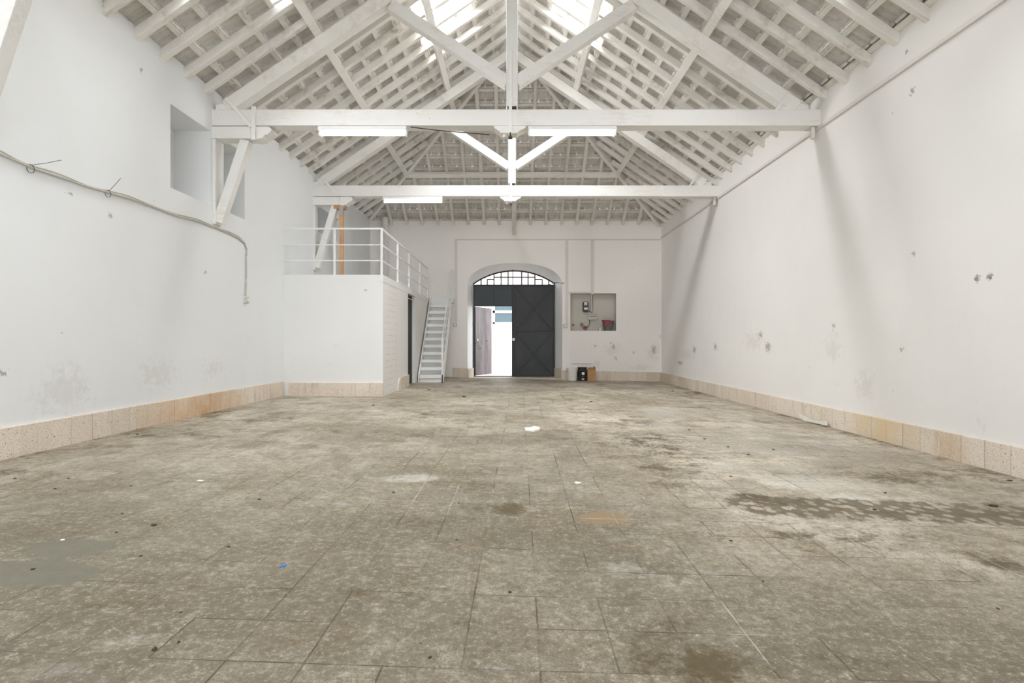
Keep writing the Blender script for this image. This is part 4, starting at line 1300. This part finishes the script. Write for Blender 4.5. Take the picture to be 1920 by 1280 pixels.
MB().box(c.x - .035, c.x + .035, c.y - .135, c.y - .122, c.z + .17, c.z + .24).build('label_patch', M['label_white'], kb, label='white label patch')
MB().box(c.x - .04, c.x + .03, c.y - .135, c.y - .122, c.z + .03, c.z + .07).build('lower_label', M['grey_box'], kb)
kb.name = 'black_sack'
c = Vector((fpx(1109) * .985, 14.90, fz(2.2)))
cb = empty('cardboard_box', c, 'open brown cardboard carton on the floor beside the black sack', 'box')
MB().box(c.x - .12, c.x + .10, c.y - .10, c.y + .10, c.z, c.z + .30).build('carton', M['cardboard'], cb, bevel=0.004)
MB().hexa([(c.x - .12, c.y - .10, c.z + .30), (c.x + .10, c.y - .10, c.z + .30), (c.x + .10, c.y - .095, c.z + .30), (c.x - .12, c.y - .095, c.z + .30),
           (c.x - .11, c.y - .15, c.z + .37), (c.x + .09, c.y - .15, c.z + .38), (c.x + .09, c.y - .145, c.z + .38), (c.x - .11, c.y - .145, c.z + .37)]).build('flap', M['cardboard'], cb)
MB().hexa([(c.x + .09, c.y - .10, c.z + .30), (c.x + .10, c.y - .10, c.z + .30), (c.x + .10, c.y + .10, c.z + .30), (c.x + .09, c.y + .10, c.z + .30),
           (c.x + .07, c.y - .10, c.z + .40), (c.x + .08, c.y - .10, c.z + .40), (c.x + .08, c.y + .10, c.z + .40), (c.x + .07, c.y + .10, c.z + .40)]).build('flap', M['cardboard'], cb)

# ------------------------------------------------------------------ LEFT WALL CABLE
CP = [(-60, 262), (0, 290), (30, 303), (60, 316), (110, 332), (160, 350), (200, 361), (240, 372), (290, 390), (330, 405), (370, 415), (400, 426), (425, 436), (445, 446), (457, 456), (461, 468), (460, 485), (460, 520), (459, 555)]
ca = empty('wall_cable', on_left_wall(460, 555, 0.02), 'sagging dusty cable along the left wall ending at a small box', 'cable')
pts = [on_left_wall(px, py, 0.016) for px, py in CP]
fine = []
for i in range(len(pts) - 1):
    for k in range(3):
        fine.append(pts[i].lerp(pts[i + 1], k / 3))
fine.append(pts[-1])
MB().tube(fine, 0.011, 8).build('thick_cable', M['cable'], ca)
MB().tube([p + Vector((0.0, 0, 0.018 + .008 * math.sin(i * .7))) for i, p in enumerate(fine[:-8])], 0.006, 6).build('thin_cable', M['cable'], ca)
b = on_left_wall(459.5, 562)
ob = empty('wall_outlet', b, 'small grey outlet box at the end of the left wall cable', 'outlet')
MB().box(b.x - .005, b.x + .045, b.y - .045, b.y + .045, b.z - .05, b.z + .05).build('box', M['grey_box'], ob, bevel=0.006)
MB().box(b.x + .045, b.x + .052, b.y - .02, b.y + .02, b.z - .025, b.z + .025).build('cover', M['white_plastic'], ob)
for (px, py, tx, ty, lb) in ((52, 315, 94, 300, 'black cable tie on the left wall cable with tail pointing sideways'),
                             (198, 362, 208, 334, 'black cable tie on the left wall cable with tail pointing up')):
    c = on_left_wall(px, py, 0.02)
    r = empty('cable_tie', c, lb, 'cable tie', 'cable ties')
    MB().tube([c + Vector((.012 * math.cos(t) * 1.0 + .004, .024 * math.cos(t), .036 * math.sin(t) - .005)) for t in [2 * math.pi * k / 18 for k in range(18)]], 0.0028, 6, closed=True).build('loop', M['black'], r)
    e = on_left_wall(tx, ty, 0.10)
    s_ = c + Vector((.012, .01, .03))
    MB().tube([s_, s_.lerp(e, .5) + Vector((0, 0, -.004)), e], 0.0026, 6).build('tail', M['black'], r)
c = on_left_wall(19, 45)
hk = MB()
hk.prism([(c.y - .03, c.z + .03), (c.y + .02, c.z + .03), (c.y + .028, c.z + .005), (c.y + .01, c.z - .03), (c.y - .005, c.z - .012)], 'x', c.x - .005, c.x + .02)
hk.build('wall_hook', M['black'], label='small black metal stub high on the left wall', cat='hook', bevel=0.003)
# chips of loose plaster on the right wall
for i, (px, py, a, b_) in enumerate(((1831, 523, .022, .02), (1857, 519, .02, .016))):
    c = on_right_wall(px, py)
    MB().prism([(c.y - a, c.z - b_), (c.y + a * .6, c.z - b_ * .8), (c.y + a, c.z + b_ * .5), (c.y - a * .3, c.z + b_)], 'x', c.x - .004, c.x + .003).build(
        'plaster_chip', simple('grey_chip_%d' % i, srgb(150, 146, 140), 0.8), label='grey chipped spot on the right wall, %s of a pair' % ('nearer the gate' if i == 0 else 'nearer the camera'), cat='chip', group='plaster chips')

# ------------------------------------------------------------------ FLOOR DEBRIS
def flake(px, py, a, b_, h, mat, name, label, cat, group=None, seed=0, rot=0.0, fold=0.0):
    rs = random.Random(seed)
    c = on_floor(px, py)
    n = 9
    mb = MB()
    top, bot = [], []
    for k in range(n):
        t = 2 * math.pi * k / n
        r = rs.uniform(.65, 1.0)
        x, y = a * r * math.cos(t), b_ * r * math.sin(t)
        X = x * math.cos(rot) - y * math.sin(rot)
        Y = x * math.sin(rot) + y * math.cos(rot)
        gx = c.x + X
        bot.append(mb.bm.verts.new((gx, c.y + Y, fz(gx) + .0005)))
        top.append(mb.bm.verts.new((gx, c.y + Y, fz(gx) + h * rs.uniform(.4, 1) + fold * abs(x) / a)))
    ct = mb.bm.verts.new((c.x, c.y, c.z + h))
    for k in range(n):
        mb.bm.faces.new((bot[k], bot[(k + 1) % n], top[(k + 1) % n], top[k]))
        mb.bm.faces.new((top[k], top[(k + 1) % n], ct))
    mb.bm.faces.new(bot[::-1])
    return mb.build(name, mat, label=label, cat=cat, group=group)
flake(531, 1061, .021, .012, .005, M['blue'], 'blue_plastic_scrap', 'bright blue scrap of plastic on the floor', 'scrap', seed=3, rot=.9)
flake(999, 806, .10, .13, .03, M['paper'], 'crumpled_plastic_scrap', 'crumpled white plastic scrap in the middle of the floor', 'scrap', seed=5)
# torn paper strip by the right skirting
mb = MB()
L, Rr = [], []
for px, pt, pb_ in ((1498, 774, 780), (1507, 779, 789), (1518, 785, 791), (1534, 789, 794), (1551, 788, 798)):
    for lst, py, x_ in ((L, pb_, 4.07), (Rr, pt, 4.13)):
        yy_ = x_ * F / (px - 960)
        lst.append(mb.bm.verts.new((x_, yy_, max(fz(x_) + .006, CH + (640 - py) / F * yy_))))
for i in range(len(L) - 1):
    mb.bm.faces.new((L[i], L[i + 1], Rr[i + 1], Rr[i]))
bmesh.ops.solidify(mb.bm, geom=list(mb.bm.faces), thickness=0.004)
mb.build('paper_strip', M['paper'], label='torn white paper strip lying against the right skirting', cat='paper')
flake(1083, 905, .03, .03, .006, M['paper'], 'white_paper_crumb', 'white crumb of paper on the centre floor', 'scrap', 'white crumbs', 6)
flake(117, 1012, .012, .010, .004, M['paper'], 'white_paper_crumb', 'white crumb beside the grey cement patch', 'scrap', 'white crumbs', 7)
flake(376, 901, .03, .02, .004, M['paper'], 'white_paper_crumb', 'flat white crumb left of centre on the floor', 'scrap', 'white crumbs', 8)
DEB = [(288, 985, 1.5), (429, 1025, 1), (486, 936, 1), (229, 963, .8), (218, 998, .8), (62, 1067, 1), (264, 1042, .8), (290, 1217, 1.3), (335, 1204, 1), (103, 916, .8),
       (246, 911, .9), (28, 897, 1), (128, 897, .9), (1862, 949, 2.2), (1640, 955, 1.2), (1660, 924, 1), (1370, 1014, 1), (1370, 893, 1), (1893, 901, 1.6), (1450, 843, 1),
       (806, 1233, 1), (856, 1012, .8), (956, 1110, 1), (738, 923, 1), (1431, 1090, .8), (1871, 1141, 1), (258, 814, 1), (870, 744, 1.5), (805, 731, 1.3), (1321, 823, 1.2), (1365, 838, 1),
       (1403, 852, 1), (1292, 806, 1), (339, 1148, .7), (860, 943, .7), (1262, 733, 1), (1108, 753, 1), (700, 760, 1)]
for i, (px, py, s_) in enumerate(DEB):
    y_ = on_floor(px, py).y
    k = s_ * (0.004 + 0.0018 * y_)
    flake(px, py, k * 1.3, k, k * .5, M['dirt'], 'dirt_crumb', 'small dark crumb of dirt lying on the cement floor', 'crumb', 'crumbs of dirt on the floor', 20 + i, i * .7)
